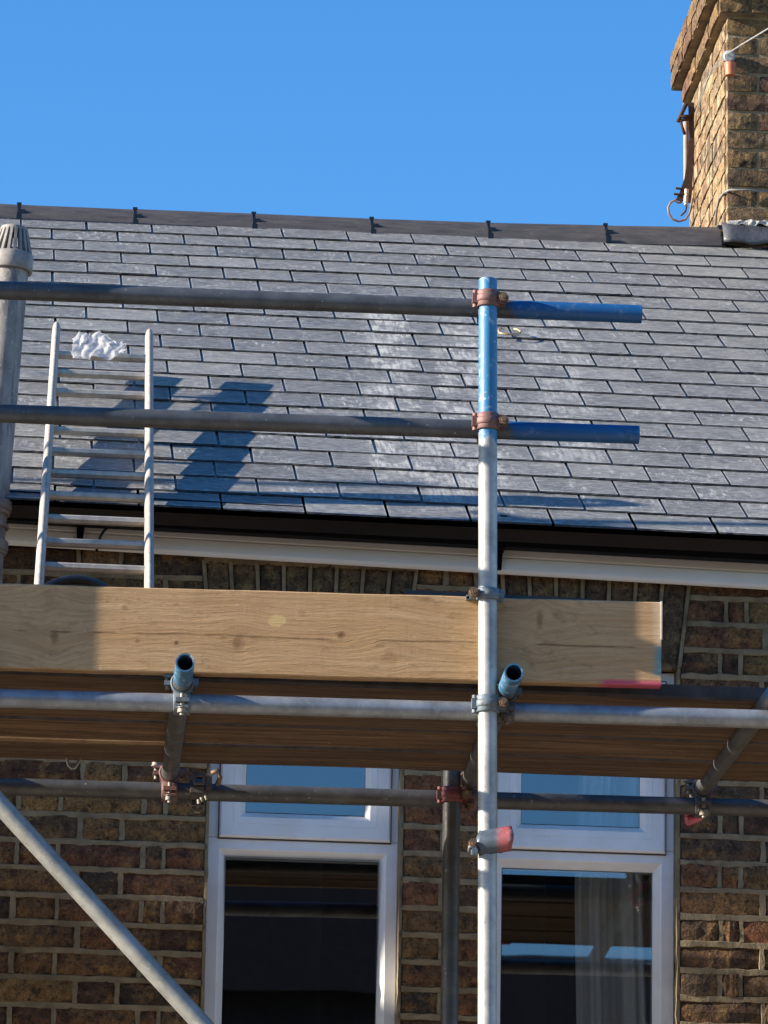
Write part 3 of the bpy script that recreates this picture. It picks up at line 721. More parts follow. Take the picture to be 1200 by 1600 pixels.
for i, ov in enumerate((.032, .07, .07, .04)):
    h = CCH; a0, b0, y0, y1 = cl-ov, cr+ov, CY0-ov, CY1+ov
    MB().box((a0+.008, y0+.008, z+.004), (b0-.008, y1-.008, z+h)).build('corbel_core', M_MORTAR_CH, chim)
    xe = a0; k = i
    while xe < b0-.05:
        s_ = SP if k % 2 else HP
        cbrick_front(xe, min(xe+s_, b0), z, y0, h); xe += s_; k += 1
    ye = y0+.046; k = i+1
    while ye < y1-.05:
        s_ = SP if k % 2 else HP
        cbrick_side(ye, min(ye+s_, y1), z, a0, h, BCF); ye += s_; k += 1
    z += h
MB().box((cl-.01, CY0-.01, z), (cr+.01, CY1+.01, z+.06), .02).build('flaunching', M_CEMENT, chim)
pp_ = atY(1090, -30, 18.5); pc = Vector((pp_.x+.1, 18.5, z+.02))
mb = MB()
for (r0, r1, h0, h1) in ((.15, .125, 0, .5), (.125, .12, .5, .62), (.15, .15, .62, .68)): mb.tube(pc+Vector((0, 0, h0)), pc+Vector((0, 0, h1)), r0, 24, r1)
mb.build('chimney_pot', mat_plain('pot_clay', (.72, .62, .45), .8), chim)
# lead apron and mortar fillet at the foot
n_ = 14; mb = MB(); vs = []; m_ = 7
pa = [RP(cl-.02+i*.036, (CY0-.075+rnd(-.004, .004)-EY)/(RY-EY)) for i in range(n_+1)]
for i in range(n_+1):
    lo = pa[i]+Vector((0, 0, .036+.006*math.sin(i*1.7))); hi = Vector((lo.x, CY0-.012, Z(1165, 350, CY0)+.02*fbm(i*.5, 2, 0)))
    for k in range(m_+1):
        u = k/m_; q = lo.lerp(hi, u); q.y -= .012*math.sin(u*math.pi)+.006*fbm(i*.6, k*.7, 4); q.z += .006*fbm(i*.7, k*.8, 9); vs.append(q)
mb.add(vs, [(i*(m_+1)+k, i*(m_+1)+k+1, (i+1)*(m_+1)+k+1, (i+1)*(m_+1)+k) for i in range(n_) for k in range(m_)], True)
o = mb.build('lead_apron', M_LEAD, chim); md = o.modifiers.new('thick', 'SOLIDIFY'); md.thickness = .006; md.offset = -1
mb = MB(); vs = []
for i in range(13):
    p0 = atY(1136+i*5.5, 352+rnd(-3, 2), CY0-.03); p1 = atY(1136+i*5.5, 342-3*abs(fbm(i*.9, 1, 1))+(rnd(0, 4)), CY0-.004)
    vs += [p0, (p0+p1)/2+Vector((0, -.012+rnd(-.006, .004), 0)), p1]
mb.add(vs, [(i*3+k, i*3+k+1, (i+1)*3+k+1, (i+1)*3+k) for i in range(12) for k in range(2)]); mb.build('mortar_fillet', M_CEMENT, chim)

# ---------------------------------------------------------------- ironwork and wires on the chimney
BYK = 18.76                                    # depth of the old bracket, near the rear corner
def B(px_, py_, dy=0): return atY(px_, py_, BYK+dy)
br = thing('insulator_bracket', 'rusty iron bracket with white insulators on the chimney side', 'bracket', B(1075, 320))
L = [(1075, 160, 1085, 160), (1076, 185, 1087, 188), (1077, 215, 1087, 215), (1074, 250, 1084, 252), (1069, 280, 1082, 282), (1062, 300, 1081, 303), (1055, 313, 1080, 318)]
vs = []
for (xa, ya, xb, yb) in L:
    for dy in (0, .02): vs += [B(xa, ya, dy), B(xb, yb, dy)]
fs = []
for i in range(len(L)-1):
    a = i*4; b = a+4; fs += [(a, a+1, b+1, b), (a+2, b+2, b+3, a+3), (a, b, b+2, a+2), (a+1, a+3, b+3, b+1)]
fs += [(0, 2, 3, 1), (b, b+1, b+3, b+2)]
MB().add(vs, fs).build('strap', M_RUST, br)
mb = MB(); mb.wire([B(1057, 189), B(1080, 186)], .006); mb.wire([B(1072, 163), B(1062, 184), B(1059, 190)], .008); mb.wire([B(1062, 182), B(1078, 182)], .008); mb.wire([B(1063, 190), B(1070, 210)], .006); mb.build('cross_arm', M_RUST, br)
mb = MB(); mb.tube(B(1072, 190, .06), B(1072, 290, .06), .012, 10, .010); mb.build('post', mat_plain('post_tan', (.3, .2, .16), .7), br)
for (a, b) in (((1072, 306), (1071.5, 317)), ((1073, 296), (1073, 303))):
    mb = MB(); mb.tube(B(*a, -.03), B(*b, -.03), .009, 12); mb.tube(B(*b, -.03), B(b[0], b[1]+3, -.03), .007, 12); mb.build('insulator', mat_plain('porcelain', (.4, .35, .28), .25), br)
for (a, b) in (((1053, 303), (1062, 304)), ((1056, 294), (1064, 295))): MB().tube(B(*a), B(*b), .005, 8).build('bolt', M_RUST, br)
pts = [B(1066, 316)]+[B(1062+20*math.sin(a), 327-18*math.cos(a)*1.0, .0) for a in [math.radians(q) for q in (-20, -60, -95, -130, -165, -200, -235, -262)]]+[B(1083, 305)]
pts = [B(1065, 316), B(1060, 317), B(1054, 313), B(1048, 316), B(1044, 324), B(1045, 334), B(1051, 343), B(1061, 346), B(1071, 343), B(1077, 334), B(1080, 322), B(1082, 310)]
MB().wire(pts, .0045).build('wire_loop', mat_plain('wire_brown', (.2, .13, .11), .6), br)
MB().wire([B(1073, 320), B(1071, 330), B(1064, 337)], .004).build('wire_end', M_RUST, br)
DY = CY0-.05
dw = thing('drop_wire_clamp', 'round grey clamp with wire and orange insulator on the chimney corner', 'clamp', atY(1140, 97, DY))
def D(px_, py_, dy=0): return atY(px_, py_, DY+dy)
mb = MB(); mb.tube(D(1139, 88, -.02), D(1139, 88, .05), .024, 20); mb.tube(D(1139, 88, -.028), D(1139, 88, -.02), .017, 20, .022); mb.build('disc', mat_plain('clamp_grey', (.45, .46, .48), .35, .4), dw)
mb = MB(); mb.tube(D(1141, 99, 0), D(1141, 118, 0), .023, 16, .019); mb.build('insulator', mat_plain('orange_clay', (.45, .13, .05), .5), dw)
MB().wire([D(1135, 85, -.03), D(1160, 69, -.4), D(1200, 45, -1.1), D(1320, -30, -3)], .003).build('span_wire', M_WIRE, dw)
for k in range(4): MB().wire([D(1138, 82+k*3, -.02), D(1131-k, 84+k*4, .06), D(1112-k*2, 108+k*5, .3), D(1094-k*2, 150+k*9, .6), D(1086, 185+k*4, .86)], .0014, 6).build('tie_wire', M_WIRE, dw)
tag(MB().wire([atY(1200, 299, CY0-.014), atY(1165, 297, CY0-.014), atY(1140, 297, CY0-.016), atY(1131, 301, CY0+.02), atY(1124, 310, CY0+.16), atY(1120, 325, CY0+.22), atY(1118, 352, CY0+.24)], .0045).build('earth_wire', mat_plain('wire_grey', (.22, .2, .18), .5)), 'grey wire bending round the foot of the chimney', 'wire')

# ---------------------------------------------------------------- soil vent pipe
PY = 14.2
def P(px_, py_): return atY(px_, py_, PY)
sp = thing('soil_vent_pipe', 'weathered grey vent pipe with slatted cage top at the left edge', 'pipe', P(-22, 850))
n = NT('old_painted_pipe', .8, spec=.25); v = n.map(n.pos, (1, 1, .35))
c = n.mix(n.ramp(n.noise(v, 14, 6, .65), (.35, 0), (.65, 1)), (.12, .115, .115), (.34, .31, .28))
c = n.mix(n.ramp(n.noise(n.map(n.pos, (1.5, 1.5, .2)), 30, 5, .7), (.52, 0), (.64, .8)), c, (.13, .125, .13))
c = n.mix(n.ramp(n.noise(n.pos, 60, 4, .7), (.6, 0), (.7, .6)), c, (.62, .55, .46)); M_OLDPIPE = n.done(c, n.bump(n.noise(v, 40, 5, .7), .5, .004))
M_OLDIRON = mat_plain('old_iron_purple', (.2, .165, .15), .75, 0, .3, 25, .3, .003)
ax = (P(15, 425)-P(-22, 850)).normalized(); PR = .0545
pt = P(15, 425); pm = P(-17, 795); pl = P(-22, 850)
MB().tube(pm, pt, PR, 36).build('upper_pipe', M_OLDPIPE, sp)
mb = MB(); mb.tube(pl, pm, PR*.97, 36); mb.tube(Vector((pl.x-.01, PY, .05)), pl, PR*.95, 36); mb.build('lower_pipe', M_OLDIRON, sp)
mb = MB()
for q, rr, hh in ((790, 1.17, .028), (799, 1.1, .02), (822, 1.1, .012), (853, 1.16, .03), (860, 1.08, .02)):
    c_ = P(-16.5-(q-795)*.09, q); mb.ring(c_, ax, PR*.9, PR*rr, hh, seg=32)
mb.build('socket_collar', M_OLDIRON, sp)
M_CAGE = mat_plain('cage_plastic', (.24, .22, .2), .6, 0, .3, 30, .2, .002)
cb = P(16.5, 412); ct = P(22, 360)
mb = MB(); mb.ring(cb, ax, PR*.98, PR*1.2, .052, seg=36); mb.build('cage_collar', M_CAGE, sp)
u = ax.orthogonal().normalized(); w2 = ax.cross(u)
for i in range(20):
    a = 2*math.pi*i/20; e = u*math.cos(a)+w2*math.sin(a); tg = ax.cross(e)
    p0 = cb+ax*.02+e*PR*1.07; p1 = ct+e*PR*.66
    d = (p1-p0); mb = MB(); mb.obox((p0+p1)/2, d.normalized(), tg, e, d.length/2, .0038, .005); mb.build('cage_bar', M_CAGE, sp)
mb = MB(); mb.ring(ct, ax, PR*.52, PR*.74, .014, seg=30); mb.tube(ct+ax*.002, ct+ax*.009, PR*.6, 24, PR*.5); mb.build('cage_top', M_CAGE, sp)

# ================================================================== SCAFFOLD
SR = .02415; SYD = 12.65; LY = SYD+.052; RSY = 13.79; RLY = RSY+.052
z_top = Z(762, 437, SYD)
std_blue = Z(762, 690, SYD)
M_TSTD = mat_tube('tube_standard', 2, std_blue, 1, .02, .16, galv=(.37, .37, .35), blue=(.03, .16, .31), wear=.7, metal=.25)
xb_ = X(800, 483, LY)
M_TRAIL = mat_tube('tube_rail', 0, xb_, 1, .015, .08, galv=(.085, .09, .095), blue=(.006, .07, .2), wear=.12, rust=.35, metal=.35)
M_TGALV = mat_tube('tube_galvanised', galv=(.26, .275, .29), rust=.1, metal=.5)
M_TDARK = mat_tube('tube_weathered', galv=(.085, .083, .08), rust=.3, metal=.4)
M_TBRACE = mat_tube('tube_brace', galv=(.3, .3, .275), rust=.1, metal=.4)
M_TPUT = mat_tube('tube_putlog', 1, SYD-.02, -1, .02, .06, galv=(.14, .135, .13), blue=(.03, .11, .2), rust=.3, wear=.95)
GT = 'scaffold tubes'
def tube(name, label, p0, p1, mat):
    mb = MB(); mb.pipe(p0, p1, SR, SR-.0042, 28); o = mb.build(name, mat); return tag(o, label, 'scaffold tube', GT)
def ext(a, b, xa, xb):          # line through a and b, cut at x = xa and xb
    d = (b-a)/(b.x-a.x); return a+d*(xa-a.x), a+d*(xb-a.x)
sx = X(761.5, 1000, SYD)
std_t = atY(762.5, 437, SYD); std_b = atY(761.5, 1600, SYD); dd = (std_b-std_t).normalized()
std_f = std_t+dd*((std_t.z-.13)/-dd.z)
tube('scaffold_standard', 'tall front scaffold upright with blue painted top', std_f, std_t, M_TSTD)
def on_std(y): return std_t+(std_b-std_t)*((Z(762, y, SYD)-std_t.z)/(std_b.z-std_t.z))
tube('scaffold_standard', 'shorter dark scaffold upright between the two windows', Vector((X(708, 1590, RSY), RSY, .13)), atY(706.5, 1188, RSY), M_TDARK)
xl = X(-85, 900, SYD)
tube('scaffold_standard', 'scaffold upright beyond the left edge of the picture', Vector((xl, SYD, .13)), Vector((xl, SYD, z_top+.3)), M_TGALV)
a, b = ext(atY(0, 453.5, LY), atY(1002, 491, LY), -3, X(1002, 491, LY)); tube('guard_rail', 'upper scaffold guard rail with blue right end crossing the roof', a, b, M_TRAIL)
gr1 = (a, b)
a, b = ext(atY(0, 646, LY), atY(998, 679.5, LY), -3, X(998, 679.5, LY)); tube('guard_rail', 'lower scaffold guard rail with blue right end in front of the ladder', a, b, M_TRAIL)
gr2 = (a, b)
a, b = ext(atY(0, 1091, LY), atY(1200, 1124, LY), -3, 4); tube('ledger', 'front scaffold ledger tube running under the toe board', a, b, M_TGALV); led = (a, b)
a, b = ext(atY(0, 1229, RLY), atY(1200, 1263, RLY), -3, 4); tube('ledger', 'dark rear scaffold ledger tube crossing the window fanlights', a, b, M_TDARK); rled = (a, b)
def atx(l, x): return l[0]+(l[1]-l[0])*((x-l[0].x)/(l[1].x-l[0].x))
BRY = SYD-.055
a, b = atY(0, 1257, BRY), atY(315, 1600, BRY); d = b-a; tube('diagonal_brace', 'bare steel diagonal brace tube at the lower left', a-d*1.2, a+d*4.0 if False else a+d*2.2, M_TBRACE)
# putlogs: on top of the ledgers
def putlog(label, xf, yf, xr_, yprot, mat=M_TPUT):
    Yf = SYD-yprot; p = atY(xf, yf, Yf)
    q = atx(rled, 0); xr3 = X(xr_, 1250, RLY+.08)
    zf = atx(led, p.x).z+.0495; zr = atx(rled, xr3).z+.0495
    d = Vector((xr3-p.x, RLY+.08-Yf, 0)); k = (zr-zf)/(RLY-LY)
    p0 = Vector((p.x, Yf, zf-k*(LY-Yf))); p1 = Vector((xr3, RLY+.08, zr+k*.08))
    tube('putlog', label, p0, p1, mat); return p0, p1
pu1 = putlog('scaffold cross tube with open blue end below the toe board, left one', 289, 1045, 263, .20)
pu2 = putlog('scaffold cross tube with open blue end just right of the tall upright', 803, 1058, 728, .19)
pu3 = putlog('dark scaffold cross tube running back at the right edge', 1228, 1092, 1090, .2)
tube('putlog', 'scaffold cross tube beyond the left edge of the picture', Vector((xl+.08, SYD-.2, pu1[0].z)), Vector((xl+.08, RLY+.1, pu1[1].z)), M_TPUT)
zpt = (pu1[0].z+pu2[0].z)/2+SR                 # top of putlogs
# end guard rails off the left edge
for yy, wd_ in ((395, 'upper'), (585, 'lower')): tube('end_rail', wd_+' scaffold end rail beyond the left edge of the picture', Vector((xl+.05, SYD-.45, Z(0, yy, SYD))), Vector((xl+.05, SYD+.30, Z(0, yy, SYD))), M_TGALV)

# boards
TY = SYD+.0275
tbl, tbr = atY(0, 1043.5, TY), atY(1033, 1071.5, TY); tt = atY(500, 926, TY)
kz = (tbr.z-tbl.z)/(tbr.x-tbl.x)
TH_ = .222
def K(px_, py_, sx_, sz_, amt):
    p = atY(px_, py_, TY); return (p.x, p.z, sx_, sz_, amt)
xend = tbr.x
def toe_marks(n, c, x, y, z):
    zl = n.math('SUBTRACT', z, n.math('MULTIPLY_ADD', x, kz, tbl.z-kz*tbl.x))        # height above the lower edge
    xe = n.math('SUBTRACT', xend, x); nz = n.math('MULTIPLY', n.math('SUBTRACT', n.noise(n.pos, 30, 4, .6), .5), .03)
    pale = n.math('MULTIPLY', n.ramp(n.math('ADD', xe, nz), (.0, 1), (.028, .0)), n.ramp(zl, (.1, 0), (.105, 1)))  # sunlit upper right end put into the wood colour
    c = n.mix(n.math('MULTIPLY', pale, .8), c, (.62, .46, .3))
    teal = n.math('MULTIPLY', n.ramp(n.math('ADD', xe, nz), (.008, 1), (.022, 0)), n.math('MULTIPLY', n.ramp(zl, (.02, 0), (.03, 1)), n.ramp(zl, (.1, 1), (.112, 0))))
    c = n.mix(n.math('MULTIPLY', teal, .75), c, (.1, .27, .3))
    pk = n.math('MULTIPLY', n.ramp(n.math('ADD', zl, n.math('MULTIPLY', nz, .4)), (.008, 1), (.016, 0)), n.ramp(n.math('ADD', xe, nz), (.14, 1), (.17, 0)))
    c = n.mix(n.math('MULTIPLY', pk, .85), c, (.55, .07, .14))
    # pale bruise and a long drying crack
    p = atY(433, 970, TY); dx = n.math('DIVIDE', n.math('SUBTRACT', x, p.x), .026); dz = n.math('DIVIDE', n.math('SUBTRACT', z, p.z), .016)
    d = n.math('ADD', n.math('SQRT', n.math('ADD', n.math('MULTIPLY', dx, dx), n.math('MULTIPLY', dz, dz))), n.math('MULTIPLY', n.math('SUBTRACT', n.noise(n.pos, 90, 4), .5), 1.2))
    c = n.mix(n.ramp(d, (.8, .85), (1.0, 0)), c, (.6, .42, .18))
    cr_ = n.math('ABSOLUTE', n.math('SUBTRACT', zl, n.math('MULTIPLY_ADD', n.noise(n.comb(x, 0, 0), 3, 3), .02, .09)))
    c = n.mix(n.math('MULTIPLY', n.ramp(cr_, (.0012, 1), (.003, 0)), n.ramp(n.noise(n.comb(x, 0, 3.0), 5, 3), (.45, 0), (.52, .8))), c, (.1, .05, .02))
    return c
knots = [K(85, 996, .014, .03, .6), K(78, 935, .03, .05, .25), K(195, 950, .012, .009, .5), K(533, 992, .016, .014, .9), K(372, 1006, .02, .024, .6), K(276, 1005, .008, .008, .7), K(215, 1001, .009, .009, .4), K(610, 1030, .03, .04, .2), K(665, 936, .035, .012, .4), K(843, 968, .012, .035, .55), K(870, 960, .02, .02, .35)]
M_TOE = mat_wood('toe_board_wood', [(.5, .305, .145), (.58, .375, .195), (.33, .185, .08)], knots=knots, marks=toe_marks, dark=.4, fr=2.4)
mb = MB(); vs = []; n_ = 60; x0t = -2.6
for i in range(n_+1):
    x = x0t+(xend-x0t)*i/n_; zb = tbl.z+kz*(x-tbl.x)+.0015*fbm(x*5, 0, 0); zt = zb+TH_+.0015*fbm(x*4, 3, 0); y = TY+.001*fbm(x*3, 9, 0)
    vs += [(x, y, zb+.003), (x, y+.003, zb), (x, y+.036, zb), (x, y+.039, zb+.003), (x, y+.039, zt-.003), (x, y+.036, zt), (x, y+.003, zt), (x, y, zt-.003)]
fs = [(i*8+k, i*8+(k+1) % 8, (i+1)*8+(k+1) % 8, (i+1)*8+k) for i in range(n_) for k in range(8)]+[tuple(range(8)), tuple(n_*8+k for k in range(7, -1, -1))]
tb = thing('toe_board', 'broad timber toe board on edge with pink painted right corner', 'board', (xend, TY, tbr.z))
mb.add(vs, fs); mb.build('plank', M_TOE, tb)
zm_ = tbr.z; MB().box((xend-.0015, TY-.002, zm_+TH_-.1), (xend+.0022, TY+.041, zm_+TH_+.0015)).build('end_band', mat_plain('end_band_white', (.55, .53, .48), .6), tb)
# deck boards
DY0 = TY+.085; BW = .222
gaps = [.016, .017, .02, .0]
labels = ['front scaffold deck board with grey edge behind the toe board', 'second scaffold deck board back from the toe board', 'third scaffold deck board back from the toe board', 'rearmost scaffold deck board nearest the windows']
y = DY0
for i in range(4):
    mb = MB(); n_ = 70; vs = []; xa, xb2 = -2.8+.2*i, 3.4+.15*i; dzr = rnd(0, .002)
    for q in range(n_+1):
        x = xa+(xb2-xa)*q/n_; zb = zpt+.001+kz*x*0+(tbr.z-zpt)*0+.002*fbm(x*1.4, i*7, 0)+(.0, -.003, -.005, -.009)[i]*max(.25, min(1, 1-(x-.2)/1.2))
        ya = y+.0022*fbm(x*2.1, i*3.3, 5); yb = y+BW+.0022*fbm(x*2.1, i*3.3+9, 5)
        if i == 3: ya += .006*max(0, min(1, (.55-x)/.3))
        vs += [(x, ya, zb+.007), (x, ya+.006, zb), (x, yb-.006, zb), (x, yb, zb+.007), (x, yb, zb+.037), (x, ya, zb+.037)]
    fs = [(a_*6+k, a_*6+(k+1) % 6, (a_+1)*6+(k+1) % 6, (a_+1)*6+k) for a_ in range(n_) for k in range(6)]+[tuple(range(6)), tuple(n_*6+k for k in range(5, -1, -1))]
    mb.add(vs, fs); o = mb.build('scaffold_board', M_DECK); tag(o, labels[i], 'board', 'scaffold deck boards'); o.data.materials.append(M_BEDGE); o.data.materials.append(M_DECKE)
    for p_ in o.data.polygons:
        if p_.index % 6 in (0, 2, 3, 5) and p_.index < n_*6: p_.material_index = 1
        if i == 3 and p_.index % 6 in (0, 5) and p_.index < n_*6 and xa+(xb2-xa)*(p_.index//6)/n_ < .42: p_.material_index = 2  # sunlit front edge at left put in as paler wood
    y += BW+gaps[i]
DB = y
ztop = zpt+.04
# black plastic strip lying on the deck against the toe board, and coil
a = atY(633, 922, TY+.075); b = atY(925, 936, TY+.075)
mb = MB(); vs = []
d = (b-a); L_ = d.length
mb.obox((a+b)/2+Vector((0, 0, -.115)), d.normalized(), Vector((0, 1, 0)), Vector((0, 0, 1)), L_/2, .0035, .115); mb.obox((a+b)/2+Vector((0, .012, -.003)), d.normalized(), Vector((0, 1, 0)), Vector((0, 0, 1)), L_/2, .012, .003)
tag(mb.build('plastic_trim', M_BLACK), 'length of black plastic trim standing behind the toe board', 'trim')
R_ = .142; cyy = min((12.8+.01*k for k in range(100)), key=lambda q: abs(atY(121, 899, q).z-(ztop+2*R_))); cc = atY(121, 899, cyy)
mb = MB()
for k in range(6):
    rr = R_-.009-.004*(k % 2); pts = [Vector((cc.x+rr*math.cos(2*math.pi*i/48), cyy+k*.017, ztop+R_+rr*math.sin(2*math.pi*i/48))) for i in range(49)]
    mb.wire(pts, .0095, 8)
tag(mb.build('cable_coil', mat_plain('coil_grey', (.035, .037, .04), .45, 0, .3)), 'coil of dark grey cable standing behind the toe board under the ladder', 'coil')

# couplers
def coupler(name, label, ca, da, cb_, db, mats, flip=1, single=False, w_=.044, bolt_mat=None):
    ca = Vector(ca); da = da.normalized(); cb_ = Vector(cb_); db = db.normalized(); n_ = (cb_-ca)
    n_ = (n_-da*n_.dot(da)).normalized()
    t = thing(name, label, 'coupler', ca, 'scaffold couplers'); bm_ = bolt_mat or M_BOLT
    def half(c, dr, nn, tag_):
        s_ = dr.cross(nn).normalized()*flip
        u_ = nn
        mb = MB(); mb.ring(c, dr, SR+.0003, SR+.0062, w_, seg=26, u=u_)
        mb.ring(c, dr, SR+.003, SR+.0085, w_*.42, math.radians(100), math.radians(260), 12, u=u_)     # raised rib on the outer side
        mb.obox(c+s_*(SR+.010), s_, dr, nn, .012, w_*.40, .0055); mb.obox(c+s_*(SR+.010)-nn*.018, s_, dr, nn, .011, w_*.34, .004)
        mb.build('band', mats, t)
        hb = c-s_*(SR+.0085); mb = MB(); mb.tube(hb-dr*w_*.52, hb+dr*w_*.52, .0078, 12); mb.obox(hb-nn*.004, s_, dr, nn, .009, w_*.3, .009); mb.build('hinge', mats, t)
        bb_ = c+s_*(SR+.0135); mb = MB(); mb.tube(bb_+nn*.016, bb_-nn*.040, .0058, 12); mb.build('bolt', bm_, t)
        mb = MB(); mb.tube(bb_-nn*.022, bb_-nn*.033, .0125, 6); mb.tube(bb_-nn*.020, bb_-nn*.022, .0145, 16); mb.build('nut', bm_, t)
    half(ca, da, n_, 0)
    if not single:
        half(cb_, db, -n_, 1)
        mid = (ca+cb_)/2; s_ = da.cross(n_); mb = MB(); mb.obox(mid, da, s_, n_, .019, .019, max(.003, (cb_-ca).length/2-SR+.004)); mb.build('saddle', mats, t)
    return t
ZV = Vector((0, 0, 1)); XV = Vector((1, 0, 0)); YV = Vector((0, 1, 0))
rd = lambda l: (l[1]-l[0])
p = on_std(468); coupler('coupler', 'pinkish rusty coupler at the top of the tall upright', p, ZV, atx(gr1, p.x), rd(gr1), M_CPINK, -1)
p = on_std(660); coupler('coupler', 'pinkish rusty coupler holding the lower guard rail', p, ZV, atx(gr2, p.x), rd(gr2), M_CPINK, -1)
p = on_std(1101); coupler('coupler', 'grey coupler joining tall upright and front ledger', p, ZV, atx(led, p.x), rd(led), M_CGREY, -1)
p = atx(rled, X(706, 1240, RSY)); q = Vector((p.x, RSY, p.z)); coupler('coupler', 'dark red coupler on the shorter upright between the windows', q, ZV, p, rd(rled), mat_coupler('coupler_red', (.2, .035, .04), (.1, .06, .05), .7), -1)
p = Vector((xl, SYD, atx(gr1, xl).z)); coupler('coupler', 'coupler beyond the left edge of the picture', p, ZV, atx(gr1, xl), rd(gr1), M_CPINK, -1)
def pu_at(pu, Y): return pu[0]+(pu[1]-pu[0])*((Y-pu[0].y)/(pu[1].y-pu[0].y))
for pu, l, Y, lab, mt, bm_ in ((pu1, led, LY, 'steel coupler on the front ledger under the left cross tube', M_CGREY, M_NUTB), (pu2, led, LY, 'dark coupler on the front ledger right of the tall upright', M_CDARK, M_BOLT),
                       (pu1, rled, RLY, 'pink edged coupler where left cross tube meets rear ledger', M_CPINK, M_NUTB), (pu2, rled, RLY, 'dark red coupler behind the tall upright on the rear ledger', M_CPINK, M_BOLT), (pu3, rled, RLY, 'dark coupler on the rear ledger near the right edge', M_CDARK, M_NUTB)):
    p = pu_at(pu, Y); q = atx(l, p.x); coupler('coupler', lab, q, rd(l), p, pu[1]-pu[0], mt, 1, bolt_mat=bm_)
# toe board clip on the upright
p = on_std(930); t = coupler('coupler', 'blue grey toe board clip round the tall upright', p, ZV, p+Vector((0, .05, 0)), XV, M_CGREY, 1, True, .03)
mb = MB(); mb.obox(p+Vector((-.038, .012, -.004)), XV, YV, ZV, .016, .004, .006); mb.obox(p+Vector((-.046, .02, -.006)), XV, YV, ZV, .008, .012, .003); mb.build('tongue', M_CGREY, t)
# half coupler turned outward with an empty saddle
p = on_std(1322); t = coupler('half_coupler', 'blue and red empty half coupler low on the tall upright', p, ZV, p+Vector((0, .05, 0)), XV, M_CBLUE, 1, True, .03)
sc_ = p+Vector((.012, -.028-.02, .008)); axs = Vector((1, -.35, .12)).normalized()
mb = MB(); up_ = Vector((0, .35, 1)).normalized()
vs = []; n_ = 14; L_ = .1
for i in range(9):
    u = -.5+i/8
    for k in range(n_+1):
        a = math.radians(-75+150*k/n_); rr = .03; fl = .004*max(0, abs(k/n_-.5)*2-.75)/.25
        e = Vector((0, -math.cos(a), math.sin(a))); vs.append(sc_+axs*(u*L_*(1-.25*abs(k/n_-.5)*2*(1 if u < 0 else .3)))+e*(rr+fl)+Vector((0, .03, 0)))
mb.add(vs, [(i*(n_+1)+k, i*(n_+1)+k+1, (i+1)*(n_+1)+k+1, (i+1)*(n_+1)+k) for i in range(8) for k in range(n_)], True)
o = mb.build('saddle', mat_tube('saddle_paint', 0, p.x+.022, 1, .02, .03, galv=(.065, .09, .12), blue=(.24, .06, .065), metal=.2, rust=.2, wear=.3), t); md = o.modifiers.new('thick', 'SOLIDIFY'); md.thickness = .005
mb = MB(); q = p+Vector((-.036, -.02, -.016)); mb.wire([q+Vector((-.012, 0, -.004)), q+Vector((-.012, -.006, .006)), q+Vector((0, -.008, .01)), q+Vector((.014, -.006, .014))], .005); mb.tube(q+Vector((.0, .01, -.004)), q+Vector((0, -.018, -.004)), .009, 6); mb.build('hook', M_CGREY, t)
# swivel coupler hanging loose on the rear ledger beside the left window
p = atx(rled, X(309, 1236, RLY)); t = coupler('coupler', 'loose open coupler on the rear ledger beside the left window', p, rd(rled), p+Vector((0, -.05, .02)), ZV, M_CDARK, 1, True, .042, M_NUTB)
q = p+Vector((0, -.05, .022)); mb = MB(); mb.ring(q, YV, .012, .022, .03, seg=4, u=Vector((1, 0, 1))); mb.obox(q+Vector((.028, 0, -.004)), XV, YV, ZV, .008, .014, .02); mb.obox(q+Vector((-.005, 0, -.028)), XV, YV, ZV, .018, .012, .008); mb.build('swivel_box', M_CDARK, t)
mb = MB(); mb.wire([q+Vector((.034, -.005, .02)), q+Vector((.05, -.008, .028)), q+Vector((.058, -.004, .01)), q+Vector((.05, 0, -.012))], .007); mb.build('flap', M_BOLT, t)
for dx, dz in ((.0, -.056), (.008, -.05), (.02, -.045)): MB().tube(q+Vector((dx, -.012, dz)), q+Vector((dx+.002, -.012, dz-.012)), .005, 8).build('bolt', M_NUTB, t)
# pink coupler flap seen behind the right putlog
p = atY(1080, 1281, RLY+.03); mb = MB(); mb.tube(p+Vector((-.012, 0, -.004)), p+Vector((.03, .01, .012)), .014, 10, .010); mb.obox(p+Vector((.02, 0, .05)), Vector((.75, 0, .66)).normalized(), YV, Vector((-.66, 0, .75)).normalized(), .05, .012, .01)
tag(mb.build('coupler_flap', mat_plain('pink_paint', (.6, .13, .17), .6)), 'pink painted coupler flap under the rear ledger at right', 'coupler')
# bent hook hanging under the deck
h = [atY(104, 1170, DB-.02), atY(104.5, 1186, DB-.02), atY(107, 1196, DB-.02), atY(112, 1201, DB-.02), atY(117, 1200, DB-.02), atY(122, 1192, DB-.02), atY(126, 1180, DB-.02), atY(128, 1168, DB-.02)]
tag(MB().wire(h, .0042).build('wire_hook', mat_plain('hook_steel', (.3, .29, .28), .35, .7)), 'bent steel wire hook hanging under the deck boards at left', 'hook')

